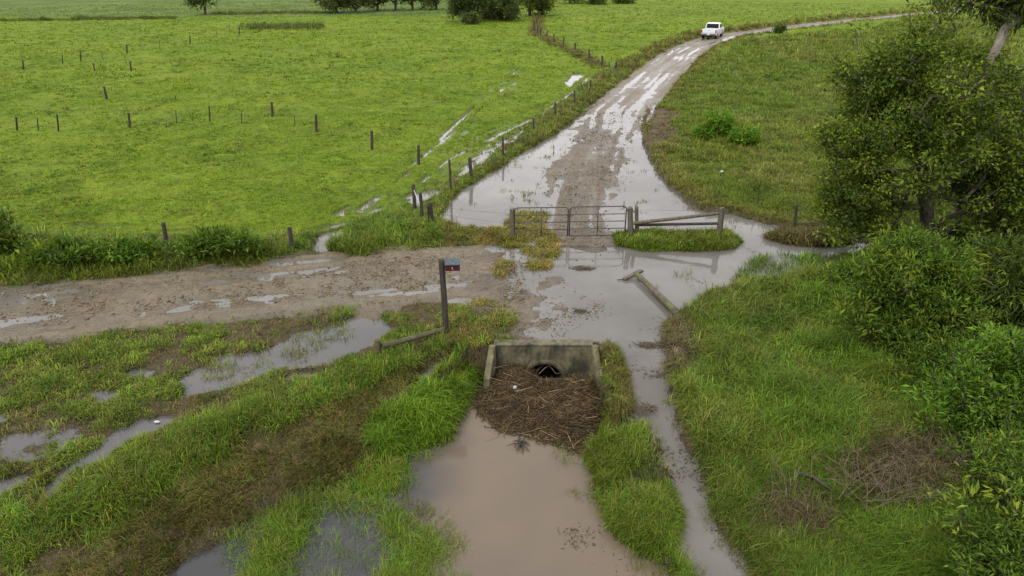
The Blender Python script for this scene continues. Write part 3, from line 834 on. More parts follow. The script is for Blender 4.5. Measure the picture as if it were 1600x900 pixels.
# -- right bank
x, y, d = scatter(120000, 6.5, 26, 2.0, R(22), R(31))
hh, hw, u, v, td, rd = state(x, y)
k = (hw > -.03) & (sample(F['s_flood'], x, y) > -.05) & (sample(F['s_stream'], x, y) > .05) & (v > np.where(u > 1180, 372, 395)) & (u > 1030) & ~zone('spit', u, v, 2)
n2 = fbm(x, y, 1.1, 3, 3); n4 = fbm(x, y, 2.6, 3, 6)
k &= RNG.random(len(x)) < np.clip(.72 + .5 * n2, .2, 1)
x1, y1, d1, n21, n41, u1, v1 = sel(k, x, y, d, n2, n4, u, v)
c = pick('rank', len(x1), x1, y1, .17, 1.0)
kb = np.clip(1.6 * n41 - .15, 0, .85)
dist_e = np.minimum(sample(F['s_stream'], x1, y1), sample(F['s_flood'], x1, y1))
kb = np.maximum(kb, sstep(1.0, .1, dist_e) * .7)
br_ = (RNG.random(len(x1)) < kb)[:, None]
c = np.where(br_, pick('mix', len(x1), x1, y1), c * np.array((.86, .93, .95)))
dp = np.zeros(len(x1))
for pu, pv_, rx_, ry_ in ((1225, 800, 45, 35), (1400, 740, 90, 55), (1520, 705, 70, 40), (1060, 540, 30, 50), (1280, 810, 35, 30)):
    dp = np.maximum(dp, sstep(1.25, .5, np.hypot((u1 - pu) / rx_, (v1 - pv_) / ry_)))
dm = (RNG.random(len(x1)) < dp * .8)[:, None]
c = np.where(dm, pick('dead', len(x1)) * .8, c)
lay('bank_grass', x1, y1, d1, 12, .14, .27 + .12 * np.maximum(n21, -.4), c, 'rank green grass with brown patches covering the right bank', (.3, 1.05), wk=.001)

# -- plants standing in water
x, y, d = scatter(60000, 7, 40, 2.0, R(30), R(0))
hh, hw, u, v, td, rd = state(x, y)
inw = (hw < -.01) & (hw > -2)
n5 = fbm(x, y, .9, 3, 4)
w_edge = np.zeros(len(x))
pe = zone('pond_edge', u, v, 10); w_edge = np.where(pe, np.clip(.40 + 1.0 * n5, .03, .8), w_edge)
sp_ = inside([(935, 740), (1000, 690), (1060, 740), (1060, 900), (1000, 900), (880, 790), (900, 745)], u, v); w_edge = np.where(sp_, np.clip(.24 + .9 * n5, 0, .7), w_edge)
pt = inside([(575, 690), (640, 684), (690, 645), (706, 690), (672, 750), (650, 800), (560, 795), (530, 765)], u, v) | inside([(360, 850), (440, 800), (540, 790), (610, 815), (660, 860), (720, 905), (740, 1000), (250, 1000)], u, v); w_edge = np.where(pt, np.clip(.52 + 1.1 * n5, .05, .95), w_edge)
st_ = (sample(F['s_stream'], x, y) < 0) & (sample(F['s_stream'], x, y) > -.22) & (v > 620); w_edge = np.where(st_, np.clip(.16 + .9 * n5, 0, .6), w_edge)
pr_ = inside([(860, 700), (915, 700), (950, 790), (1000, 870), (1050, 900), (1000, 930), (900, 830)], u, v); w_edge = np.where(pr_, np.clip(.02 + .8 * n5, 0, .5), w_edge)
reed = inside([(1150, 436), (1172, 420), (1195, 410), (1250, 404), (1330, 402), (1330, 450), (1240, 470), (1140, 470)], u, v, ); w_edge = np.where(reed, np.clip(.75 + .7 * n5, .15, 1), w_edge)
pl_ = (v < 345) & (u < 960) & (sample(F['s_flood'], x, y) > .3) & (x < 3); w_edge = np.where(pl_, np.clip(.22 + .8 * n5, 0.03, .6), w_edge)
fl_ = (sample(F['s_flood'], x, y) < -.1) & (v < 375) & (v > 200); w_edge = np.where(fl_, np.clip(-.14 + .9 * n5, 0, .2), w_edge)
fr_ = (v > 395) & (v < 470) & (u > 1020) & (u < 1150); w_edge = np.where(fr_, np.clip(-.3 + .9 * n5, 0, .12), w_edge)
mm = inside([(150, 520), (640, 440), (640, 560), (0, 800), (-300, 800), (-300, 560)], u, v); w_edge = np.where(mm, np.clip(.16 + .9 * n5, 0, .6), w_edge)
k = inw & (RNG.random(len(x)) < w_edge)
x1, y1, d1, re1, pt1 = sel(k, x, y, d, reed, pt)
c = np.where(re1[:, None], pick('rank', len(x1)) * np.array((.8, .9, 1.3)), np.where((pt1 & (RNG.random(len(x1)) < .75))[:, None], pick('bright', len(x1)), pick('mix', len(x1))))
lay('water_weeds', x1, y1, d1, np.where(re1 | pt1, 12, 7), np.where(re1 | pt1, .14, .1), np.where(re1, .36, np.where(pt1, .30, .2)), c, 'sparse grass and weeds poking up through the water', (.3, 1.0), wk=.0008, keep_water=True)

# -- clods and small stones on the roads
def clods(n, line, half, prof, label, z_off=0.0, size=(.012, .045), s_rng=None):
    q = RNG.uniform(*(s_rng or (0, line.s[-1])), n); off = np.clip(RNG.normal(0, half * .6, n), -half - .3, half + .3)
    c = np.c_[np.interp(q, line.s, line.p[:, 0]), np.interp(q, line.s, line.p[:, 1])] + off[:, None] * np.c_[np.interp(q, line.s, line.n[:, 0]), np.interp(q, line.s, line.n[:, 1])]
    return c[:, 0], c[:, 1], np.maximum(prof(off, q), -.01)
x1, y1, z1 = clods(30000, ROAD, 1.8, road_profile, '')
d1 = np.hypot(x1, y1)
x2, y2, z2 = clods(7000, TRACK, 1.6, track_profile, '', s_rng=(0, 26))
xx, yy, dd = scatter(14000, 14, 23, 2.0, R(6), R(3))
kk = (sample(F['km'], xx, yy) > .05) & (RNG.random(len(xx)) < np.clip(.5 + fbm(xx, yy, .6, 3, 2), .05, 1))
xx, yy = xx[kk], yy[kk]; zz = np.maximum(sample(F['h'], xx, yy), -.015)
X = np.r_[x1, x2, xx]; Y = np.r_[y1, y2, yy]; Zc = np.r_[z1, z2, zz]
kk = fbm(X, Y, .8, 3, 4) + RNG.normal(0, .35, len(X)) > .05
X, Y, Zc = X[kk], Y[kk], Zc[kk]; n = len(X)
r = np.exp(RNG.normal(math.log(.017), .5, n)).clip(.006, .06)
oct_ = np.array([(1, 0, 0), (0, 1, 0), (-1, 0, 0), (0, -1, 0), (0, 0, .8), (0, 0, -.8)])
ang = RNG.random(n) * 6.28
vx = oct_[None] * (r[:, None, None] * RNG.uniform(.6, 1.4, (n, 6, 1)))
ca, sa = np.cos(ang)[:, None], np.sin(ang)[:, None]
vv = np.stack([vx[..., 0] * ca - vx[..., 1] * sa + X[:, None], vx[..., 0] * sa + vx[..., 1] * ca + Y[:, None], vx[..., 2] * .7 + Zc[:, None] + r[:, None] * .2], -1).reshape(-1, 3)
fc = np.array([0, 1, 4, 1, 2, 4, 2, 3, 4, 3, 0, 4, 1, 0, 5, 2, 1, 5, 3, 2, 5, 0, 3, 5])
ff = (np.arange(n)[:, None] * 6 + fc[None]).ravel()
cp = np.array([(.155, .117, .070), (.115, .084, .05), (.22, .175, .112), (.075, .055, .035)])[RNG.choice(4, n, p=[.42, .3, .14, .14])]
link(tag(raw_mesh('mud_clods', vv, ff, np.full(n * 8, 3), M['dry'], np.repeat(cp, 6, 0)), 'small clods and stones strewn over the muddy road', 'mud clods', kind='stuff'))

XWING = float(at(924, 537, .06)[0]) + .34
x, y, d = scatter(30000, 13, 17, 2.0, R(4), R(8.5))
hh, hw, u, v, td, rd = state(x, y)
k = inside([(943, 556), (950, 544), (962, 556), (974, 590), (985, 640), (965, 660), (955, 640), (948, 600)], u, v) & (x > XWING)
x, y, d = sel(k, x, y, d)
c = np.where((RNG.random(len(x)) < .6)[:, None], pick('brown', len(x)), pick('mix', len(x)))
lay('dead_grass', x, y, d, 9, .08, .22, c, 'brown hanging grass on the steep edge beside the right wing wall', (.4, 1.05), wk=.001, drop=-1.2)

# -- flecks and scraps drifting on the water
x, y, d = scatter(90000, 7.5, 40, 2.0, R(24), R(4))
hh, hw, u, v, td, rd = state(x, y)
ww = near(F['W'], x, y)
k = (hw < -.008) & (ww > -5) & (fbm(x, y, 1.4, 4, 1) + .5 * sstep(-.12, -.01, hw) + RNG.normal(0, .16, len(x)) > .74)
x, y, d, ww = sel(k, x, y, d, ww); n = len(x)
L = RNG.uniform(.01, .045, n); a = RNG.random(n) * 6.28; wd = RNG.uniform(.004, .012, n)
dx, dy = np.cos(a), np.sin(a); o4 = np.array([(-1, -.6), (1, -1), (.8, .7), (-.9, 1)])
vx = x[:, None] + o4[None, :, 0] * (L * dx)[:, None] - o4[None, :, 1] * (wd * dy)[:, None]
vy = y[:, None] + o4[None, :, 0] * (L * dy)[:, None] + o4[None, :, 1] * (wd * dx)[:, None]
vz = np.repeat(ww[:, None] + .004, 4, 1) + RNG.uniform(0, .012, (n, 4))
cp = np.array([(.06, .045, .03), (.10, .08, .045), (.035, .03, .02), (.16, .13, .08)])[RNG.integers(0, 4, n)]
link(tag(raw_mesh('floating_scraps', np.stack([vx, vy, vz], -1).reshape(-1, 3), np.arange(n * 4), np.full(n, 4), M['dry'], np.repeat(cp, 4, 0)), 'bits of stalk and leaf drifting on the brown water', 'floating scraps', kind='stuff'))

# -- thin dead litter over the bare wet soil
x, y, d = scatter(90000, 7.5, 24, 2.0, R(34), R(-24))
hh, hw, u, v, td, rd = state(x, y)
k = zone('marsh', u, v, 10) & (rd > 1.6) & (hw > -.01) & (RNG.random(len(x)) < np.clip(.35 + .7 * fbm(x, y, .6, 3, 3), .05, .8))
x, y, d = sel(k, x, y, d)
c = np.where((RNG.random(len(x)) < .55)[:, None], pick('brown', len(x), x, y), pick('mix', len(x), x, y) * .85)
lay('litter_grass', x, y, d, 4, .14, .11, c, 'short flattened brown grass litter over the boggy soil', (.5, 1.05), wk=.0009)
# ------------------------------------------------------------------ object helpers
class MB:
    """collects shapes, builds ONE mesh object"""
    def __init__(s): s.bm = bmesh.new()
    def box(s, c, size, rot=None, bevel=0.0, taper=None):
        r = bmesh.ops.create_cube(s.bm, size=1.0); vs = r['verts']
        for v in vs:
            v.co = Vector((v.co.x * size[0], v.co.y * size[1], v.co.z * size[2]))
            if taper and v.co.z > 0: v.co.x *= taper[0]; v.co.y *= taper[1]
        if bevel:
            es = list({e for v in vs for e in v.link_edges})
            r2 = bmesh.ops.bevel(s.bm, geom=es, offset=bevel, segments=2, affect='EDGES', profile=.6)
            vs = list({v for f in r2['faces'] for v in f.verts} | {v for v in vs if v.is_valid})
        m = Matrix.Translation(Vector(c)) @ (rot.to_4x4() if rot else Matrix.Identity(4))
        bmesh.ops.transform(s.bm, matrix=m, verts=vs); return s
    def tube(s, pts, rad, n=8, cap=True, jit=0.0):
        pts = [Vector(p) for p in pts]; m = len(pts)
        rad = [rad] * m if np.isscalar(rad) else list(rad)
        rings = []; ref = None
        for i, p in enumerate(pts):
            t = (pts[min(i + 1, m - 1)] - pts[max(i - 1, 0)])
            t = t.normalized() if t.length > 1e-9 else Vector((0, 0, 1))
            if ref is None: ref = t.orthogonal().normalized()
            a = (ref - t * ref.dot(t)); a = a.normalized() if a.length > 1e-6 else t.orthogonal().normalized()
            ref = a; b = t.cross(a)
            rings.append([s.bm.verts.new(p + (a * math.cos(k * 2 * math.pi / n) + b * math.sin(k * 2 * math.pi / n)) * rad[i] * (1 + random.uniform(-jit, jit))) for k in range(n)])
        for i in range(m - 1):
            for k in range(n):
                s.bm.faces.new((rings[i][k], rings[i][(k + 1) % n], rings[i + 1][(k + 1) % n], rings[i + 1][k]))
        if cap:
            s.bm.faces.new(rings[0][::-1]); s.bm.faces.new(rings[-1])
        return s
    def prism(s, poly, a, b, axis='y', bevel=0.0):
        """outline in two axes, pushed through the third from a to b"""
        def P(p, t): return {'y': (p[0], t, p[1]), 'x': (t, p[0], p[1]), 'z': (p[0], p[1], t)}[axis]
        v0 = [s.bm.verts.new(P(p, a)) for p in poly]; v1 = [s.bm.verts.new(P(p, b)) for p in poly]
        fs = [s.bm.faces.new(v0), s.bm.faces.new(v1[::-1])]
        n = len(poly)
        for i in range(n): fs.append(s.bm.faces.new((v0[i], v1[i], v1[(i + 1) % n], v0[(i + 1) % n])))
        bmesh.ops.recalc_face_normals(s.bm, faces=fs)
        if bevel:
            es = list({e for f in fs[:2] for e in f.edges})
            bmesh.ops.bevel(s.bm, geom=es, offset=bevel, segments=2, affect='EDGES', profile=.6)
        return s
    def wheel(s, c, r0, r1, w, n=24, axis='y'):
        """ring between radii r0 < r1, width w"""
        prof = [(r0, -w / 2), (r1 - .02, -w / 2), (r1, -w / 2 + .03), (r1, w / 2 - .03), (r1 - .02, w / 2), (r0, w / 2)]
        rings = []
        for k in range(n):
            a = 2 * math.pi * k / n
            rings.append([s.bm.verts.new((c[0] + r * math.cos(a), c[1] + t, c[2] + r * math.sin(a))) for r, t in prof])
        m = len(prof)
        for k in range(n):
            for i in range(m): s.bm.faces.new((rings[k][i], rings[k][(i + 1) % m], rings[(k + 1) % n][(i + 1) % m], rings[(k + 1) % n][i]))
        return s
    def disc(s, c, r, t, n=20):
        r_ = bmesh.ops.create_cone(s.bm, cap_ends=True, segments=n, radius1=r, radius2=r, depth=t)
        bmesh.ops.transform(s.bm, matrix=Matrix.Translation(c) @ Matrix.Rotation(math.pi / 2, 4, 'X'), verts=r_['verts']); return s
    def build(s, name, mat, parent=None, smooth=False):
        bmesh.ops.recalc_face_normals(s.bm, faces=s.bm.faces)
        me = bpy.data.meshes.new(name); s.bm.to_mesh(me); s.bm.free()
        if smooth:
            me.shade_smooth() if hasattr(me, 'shade_smooth') else None
        me.materials.append(mat)
        return link(bpy.data.objects.new(name, me), parent)
def empty(name, loc, rz=0.0):
    o = bpy.data.objects.new(name, None); o.location = loc; o.rotation_euler = (0, 0, rz); o.empty_display_size = .3
    return link(o)

def simple(name, c, rough=.5, spec=.5, metal=0, var=.25, scale=8, bump=.2, bdist=.01, c2=None, stretch=None, lo=.35, hi=.65, **kw):
    t = NT(name)
    n = t.noise(scale, 5, .6, stretch=stretch)
    c2 = c2 or tuple(x * (1 - var) for x in c)
    col = t.mix(t.ramp(n, [(lo, 0.0), (hi, 1.0)]), c, c2)
    b = t.bump(n, bump, bdist) if bump else None
    t.bsdf(col, rough, spec, b, metal, **kw)
    return t.m
M['wood_dark'] = simple('dark_weathered_timber', (.062, .050, .040), .8, .3, scale=14, c2=(.03, .025, .02), stretch=(1, 1, .15), bump=.5, bdist=.02)
M['wood_grey'] = simple('grey_weathered_timber', (.13, .115, .085), .8, .3, scale=12, c2=(.065, .06, .035), stretch=(1, 1, .2), bump=.5, bdist=.02)
M['wood_log'] = simple('brown_timber', (.135, .105, .075), .7, .4, scale=9, c2=(.06, .05, .035), bump=.5, bdist=.02)
M['wood_mossy'] = simple('mossy_timber', (.10, .088, .05), .8, .3, scale=7, c2=(.052, .055, .02), bump=.5, bdist=.02)
M['iron'] = simple('weathered_gate_steel', (.10, .088, .078), .55, .5, .4, scale=20, c2=(.06, .05, .045), bump=.1)
M['wire'] = simple('fence_wire', (.12, .11, .10), .5, .5, .6, bump=0)
M['picket'] = simple('dark_steel_picket', (.035, .033, .03), .6, .4, .3, scale=20, bump=.1)

def mat_concrete():
    t = NT('mossy_concrete')
    n1, n2, n3 = t.noise(2.2, 5, .6, stretch=(1, 1, .6)), t.noise(7, 5, .6), t.noise(45, 3)
    c = t.ramp(n2, [(.3, (.088, .078, .046)), (.55, (.132, .118, .074)), (.75, (.185, .168, .115))])
    c = t.mix(t.ramp(n1, [(.44, 0.0), (.58, .9)]), c, (.028, .027, .019))        # black algae stains
    c = t.mix(t.ramp(t.noise(4, 4), [(.55, 0.0), (.7, .6)]), c, (.10, .11, .03))  # moss
    geo = t.n('ShaderNodeNewGeometry'); sx = t.n('ShaderNodeSeparateXYZ'); t.l(geo.outputs['Normal'], sx.inputs[0])
    t.bsdf(c, .85, .3, t.bump(n3, .4, .01, t.bump(n2, .4, .02)))
    return t.m
M['concrete'] = mat_concrete()

def up_at(base, u, v):
    """point on the sight line u, v at the same distance down the field as base"""
    a, b = (u - 800.0) / FPX, (v - 450.0) / FPX
    d = np.array([a, CP - b * SP, -SP - b * CP]); t = base[1] / d[1]
    return Vector((d[0] * t, base[1], CAM_H + d[2] * t))

def post(parent, ut, vt, ub, vb, r, mat, root, name='post', square=False, n=9):
    b = stand(ub, vb); t = up_at(b, ut, vt)
    mb = MB()
    o = Vector(root)
    ax = (t - b); L = ax.length
    pts = [b - ax * (.25 / L) - o] + [b + ax * k - o + Vector((random.uniform(-1, 1), random.uniform(-1, 1), 0)) * r * .12 for k in (0.0, .3, .65, .96)] + [t - o]
    mb.tube(pts, [r * 1.02, r * 1.04, r, r * .97, r * .95, r * .82], n, jit=.05)
    mb.build(name, mat, parent)
    return b, t

def wires(parent, tops, bases, root, fr, r=.004, sag=.02):
    o = Vector(root)
    for f in fr:
        mb = MB(); pts = []
        for i in range(len(tops)):
            p = bases[i].lerp(tops[i], f) - o
            if i: q = pts[-1].lerp(p, .5); q.z -= sag; pts.append(q)
            pts.append(p)
        mb.tube(pts, r, 4).build('wire', M['wire'], parent)

def fence(name, posts, label, cat, fr=(.25, .5, .75, .93), group=None, wr=.004):
    root = stand(*posts[0][2:4])
    e = tag(empty(name, root), label, cat, group)
    T, B = [], []
    for ut, vt, ub, vb, r, m in posts:
        b, t = post(e, ut, vt, ub, vb, r, M[m], root); T.append(t); B.append(b)
    wires(e, T, B, root, fr, wr)
    return e, T, B

WD, WG, PK = 'wood_dark', 'wood_grey', 'picket'
# fence along the left of the track
e, T, B = fence('wire_fence', [(646, 288, 648, 325, .075, WD), (656.5, 301, 659.5, 341, .07, WD), (702, 249, 704.5, 297, .05, WD), (734, 246, 736.5, 280, .085, WD), (785.5, 213, 786.5, 245, .055, WD), (833.5, 184, 834, 205, .055, WD),
    (867.5, 159, 868, 184, .06, WD), (897.5, 141, 898, 163.5, .06, WD), (922.5, 125, 923, 144, .06, WD), (943.5, 112, 944, 126, .03, PK), (963, 96, 962.5, 110, .11, WD)],
    'dark post and wire fence following the left edge of the flooded track', 'fence')
br = MB(); o = Vector(B[0]); br.tube([B[-1].lerp(T[-1], .75) - o, stand(955, 112) - o], .06, 8); br.build('brace', M[WD], e)
br = MB(); br.tube([B[0].lerp(T[0], .8) - o, B[0].lerp(T[0], .7).lerp(B[1].lerp(T[1], .5), .5) + Vector((0, 0, -.05)) - o, B[1].lerp(T[1], .4) - o], .022, 7); br.build('stay_rod', simple('galvanised_stay', (.45, .45, .43), .4, .5, .6, bump=0), e)
# far fence running to the trees
fence('wire_fence', [(961, 100, 961, 110, .05, WD), (952, 97, 952, 111, .04, PK), (941, 87, 940.5, 106, .10, WD), (920.5, 77, 920.5, 93, .09, WD), (899, 67, 898.5, 81, .085, WD), (881, 58, 880.5, 73.5, .07, WD), (865.5, 52, 865, 67, .07, WD), (855, 48, 854.5, 61, .06, WD),
    (845.5, 43, 844.5, 57, .08, WD), (840.5, 39, 839.5, 53, .09, WD), (835, 32, 834.5, 50, .12, WD), (839, 27, 838.5, 41, .10, WD), (841.5, 22, 841, 33, .09, WD), (843, 18, 842.5, 27, .09, WD)],
    'old post and wire fence bending away from the track to the tree clump', 'fence')
# wires from the corner to the gate
fence('wire_fence', [(671.5, 316, 674, 349, .10, WD), (799.5, 326, 801, 373, .085, WG)],
    'short three wire fence over flood water between corner post and gate', 'fence', (.22, .5, .82))
# front fence of the paddock
fence('wire_fence', [(-95, 346, -84, 384, .07, WD), (255, 348, 261, 380, .07, WD), (452.5, 354.5, 456.5, 388, .075, WD), (668, 322, 670.5, 352, .03, PK)],
    'sparse post and wire fence along the weedy verge of the muddy road', 'fence', (.3, .6, .9), wr=.003)
# paddock fences
def row(lst): return [(u + lean, vt, u + lean + .04 * (vb - vt) * (800 - u) / 300, vb, r, m) for u, vt, vb, r, m, lean in lst]
fence('paddock_fence', row([(25, 183, 205, .05, PK, 0), (58, 185, 204, .03, PK, 0), (89, 178, 205, .045, PK, 0), (201, 176, 199, .07, WD, 0), (274.5, 172, 193, .025, PK, 0), (326.5, 165, 190, .04, PK, 0), (377, 176, 193, .025, PK, 0), (424.5, 159, 182, .08, WD, 0), (460, 180, 196, .02, PK, 0),
    (493.5, 179, 206, .075, WD, 0), (580.5, 204, 234, .075, WD, 0), (653.5, 227, 257, .07, WD, 0)]),
    'long paddock fence of dark posts nearest the road, ending at the flood corner', 'fence', (.45, .9), wr=.0025)
fence('paddock_fence', row([(35.5, 94, 109, .06, PK, 0), (97, 85, 100, .04, PK, 0), (125.5, 82, 96, .06, PK, 0), (159, 80, 91, .03, PK, 0), (197.5, 70, 84, .075, WD, 0), (249, 63, 75, .03, PK, 0), (296.5, 56, 68, .075, WD, 0), (338.5, 49, 60, .03, PK, 0), (373.5, 42, 54, .075, WD, 0), (405.5, 42, 50, .04, PK, 0), (419, 40, 47, .05, PK, 0)]),
    'farther paddock fence of small pickets climbing towards the dark reed patch', 'fence', (.45, .9), wr=.0025)
for (ut, vt, ub, vb, r, lab) in ((145, 98, 148.5, 111, .06, 'small crooked dark picket standing alone just below the far paddock fence'), (203, 95, 205, 111, .075, 'dark stake standing alone in the paddock below the far fence'), (162.5, 135, 167, 155, .085, 'thick dark stake standing alone in open grass between the two paddock fences')):
    b = stand(ub, vb); t = up_at(b, ut, vt); mb = MB(); mb.tube([Vector((0, 0, -.2)), Vector((0, 0, 0)), (t - b) * .6, t - b], [r, r, r * .95, r * .85], 8, jit=.05)
    p = mb.build('stake', M[WD]); p.location = b; tag(p, lab, 'fence post', 'lone stakes in the paddock')
# picket in the mound, picket in the grass
for nm, (ut, vt, ub, vb, r), lab in (('picket', (1245, 320, 1239, 364, .055), 'leaning dark picket on the brown grass mound in the flood'), ('picket', (1185, 292, 1184, 322, .018), 'thin faint picket in the grass behind the timber rails')):
    b = stand(ub, vb); t = up_at(b, ut, vt); mb = MB(); mb.tube([-(t - b) * .15, Vector((0, 0, 0)), (t - b) * .5 + Vector((.012, 0, 0)), t - b], [r, r, r * .95, r * .9], 8, jit=.04)
    p = mb.build(nm, M[WD]); p.location = b; tag(p, lab, 'fence post')

# timber rails right of the gate
g0 = stand(985.5, 371)
tf = tag(empty('timber_fence', g0), 'weathered timber fence with one sloping and one level rail beside the gate', 'fence')
PB = [post(tf, ut, vt, ub, vb, r, M[WG], g0, n=12) for ut, vt, ub, vb, r in ((984.5, 324, 986, 371, .10), (995, 322.5, 994.5, 367, .07), (1128, 324.5, 1123.5, 370, .105))]
d0, d1 = up_at(PB[0][0], 987, 349), up_at(PB[2][0], 1133, 332)
MB().tube([d0 - g0, d0.lerp(d1, .5) - g0 + Vector((0, 0, -.01)), d1 - g0], [.065, .06, .06], 9, jit=.03).build('sloping_rail', M[WG], tf)
d0, d1 = up_at(PB[1][0], 995, 351.5), up_at(PB[2][0], 1127, 349)
MB().tube([d0 - g0, d0.lerp(d1, .5) - g0, d1 - g0], [.055, .05, .05], 9, jit=.03).build('rail', M[WD], tf)
for f in (.1, .22, .88):
    MB().tube([PB[1][0].lerp(PB[1][1], f) - g0, PB[2][0].lerp(PB[2][1], f) - g0], .004, 4).build('wire', M['wire'], tf)

# double gate: two leaves
def gate_leaf(a, b, zt, round_side, label, latch=False, hinge=None):
    ax = Vector((b[0] - a[0], b[1] - a[1], 0)); L = ax.length; ax.normalize()
    e = tag(empty('metal_gate', Vector((a[0], a[1], a[2]))), label, 'gate', 'leaves of the double farm gate')
    def P(s, z): return ax * s + Vector((0, 0, z))
    z0, z1 = .08, zt; r = .022; c = .12
    ins = .03
    pts = []
    def corner(cx, cz, a0, a1): return [P(cx + c * math.cos(R(q)), cz + c * math.sin(R(q))) for q in np.linspace(a0, a1, 6)]
    s0, s1 = ins, L - ins
    pts += [P(s0, z0)] + corner(s0 + c, z1 - c, 180, 90) + corner(s1 - c, z1 - c, 90, 0) + [P(s1, z0)]
    MB().tube(pts, r, 8).tube([P(s0, z0), P(s1, z0)], r * .9, 8).build('frame', M['iron'], e, True)
    for k in (.24, .49, .74):
        MB().tube([P(s0, z0 + (z1 - z0) * k), P(s1, z0 + (z1 - z0) * k)], .016, 7).build('rail', M['iron'], e, True)
    m = (s0 + s1) / 2
    MB().tube([P(m, z0), P(m, z1)], .018, 7).build('upright', M['iron'], e, True)
    if latch:
        MB().box(P(L - .0, z1 * .78) + Vector((0, -.03, 0)), (.16, .03, .05), bevel=.008).tube([P(L - .06, z1 * .78) + Vector((0, -.05, 0)), P(L + .12, z1 * .72) + Vector((0, -.05, 0))], .01, 6).build('latch', M['iron'], e)
    if hinge:
        for k in (.16, .86):
            mb = MB(); q = P(s1, z0 + (z1 - z0) * k); mb.tube([q, q + ax * hinge], .014, 6); mb.box(q + ax * .02, (.07, .05, .06), bevel=.008)
            mb.build('hinge', M['iron'], e)
    return e
ga, gb_ = stand(802.5, 373), stand(977, 369.5)
gm = ga.lerp(gb_, .488)
gate_leaf(ga, gm, 1.17, -1, 'rusty tube gate leaf hung on the grey post by the golden straw', latch=True)
gate_leaf(gm, gb_, 1.17, 1, 'rusty tube gate leaf hung on the timber fence post', hinge=.20)

# ------------------------------------------------------------------ mailbox and its low rail
mbase = stand(697, 518)
ml = tag(empty('mailbox', mbase), 'small grey lidded mailbox with a dark red front on a tall dark post', 'mailbox')
mtop = up_at(mbase, 689.5, 405) - mbase
MB().tube([mtop * -.12, Vector((0, 0, 0)), mtop * .5 + Vector((.008, 0, 0)), mtop * .97, mtop], [.085, .083, .078, .075, .062], 10, jit=.03).build('post', M['wood_dark'], ml)
bc = up_at(mbase, 707, 412) - mbase
M['box_red'] = simple('dark_red_paint', (.075, .010, .013), .6, .25, scale=14, c2=(.045, .008, .01), bump=.1)
M['lid'] = simple('weathered_blue_grey_lid', (.075, .095, .11), .7, .15, scale=10, c2=(.05, .065, .075), bump=.1)
rz = Matrix.Rotation(R(4), 3, 'Z')
MB().box(bc + Vector((0, .0, -.055)), (.37, .30, .17), rz, .012).build('box', M['box_red'], ml)
lid = MB().box(bc + Vector((0, -.005, .048)), (.40, .34, .034), rz @ Matrix.Rotation(R(5), 3, 'X'), .012).build('lid', M['lid'], ml)
mk = MB().tube([bc + rz @ Vector((-.02, -.157, -.03)), bc + rz @ Vector((.0, -.157, -.05)), bc + rz @ Vector((-.015, -.157, -.07)), bc + rz @ Vector((.01, -.157, -.095))], .008, 5)
mk.build('painted_mark', simple('faded_white_paint', (.55, .5, .48), .6, bump=0), ml)
MB().box(bc + Vector((-.005, .02, .068)), (.012, .09, .006), rz).build('lid_mark', M['wood_dark'], ml)
MB().box(bc * 1 + Vector((-.17, .0, -.10)), (.20, .05, .04), rz, .006).build('bracket', M['wood_dark'], ml)
sp_ = stand(591, 556)
lr = tag(empty('low_rail', sp_), 'low round timber rail from a stubby post to the mailbox post', 'rail')
st_ = up_at(sp_, 589.5, 531) - sp_
MB().tube([st_ * -.4, Vector((0, 0, 0)), st_ * .6, st_], [.085, .085, .082, .07], 11, jit=.03).build('post', M['wood_mossy'], lr)
r1 = up_at(mbase + Vector((0, -.08, 0)), 694, 514) - sp_
r0 = up_at(sp_ + Vector((0, 0, 0)), 597, 540) - sp_
MB().tube([r0, r0.lerp(r1, .3) + Vector((0, 0, -.015)), r0.lerp(r1, .7) + Vector((0, 0, -.01)), r1], [.075, .072, .07, .066], 11, jit=.04).build('rail', M['wood_mossy'], lr)

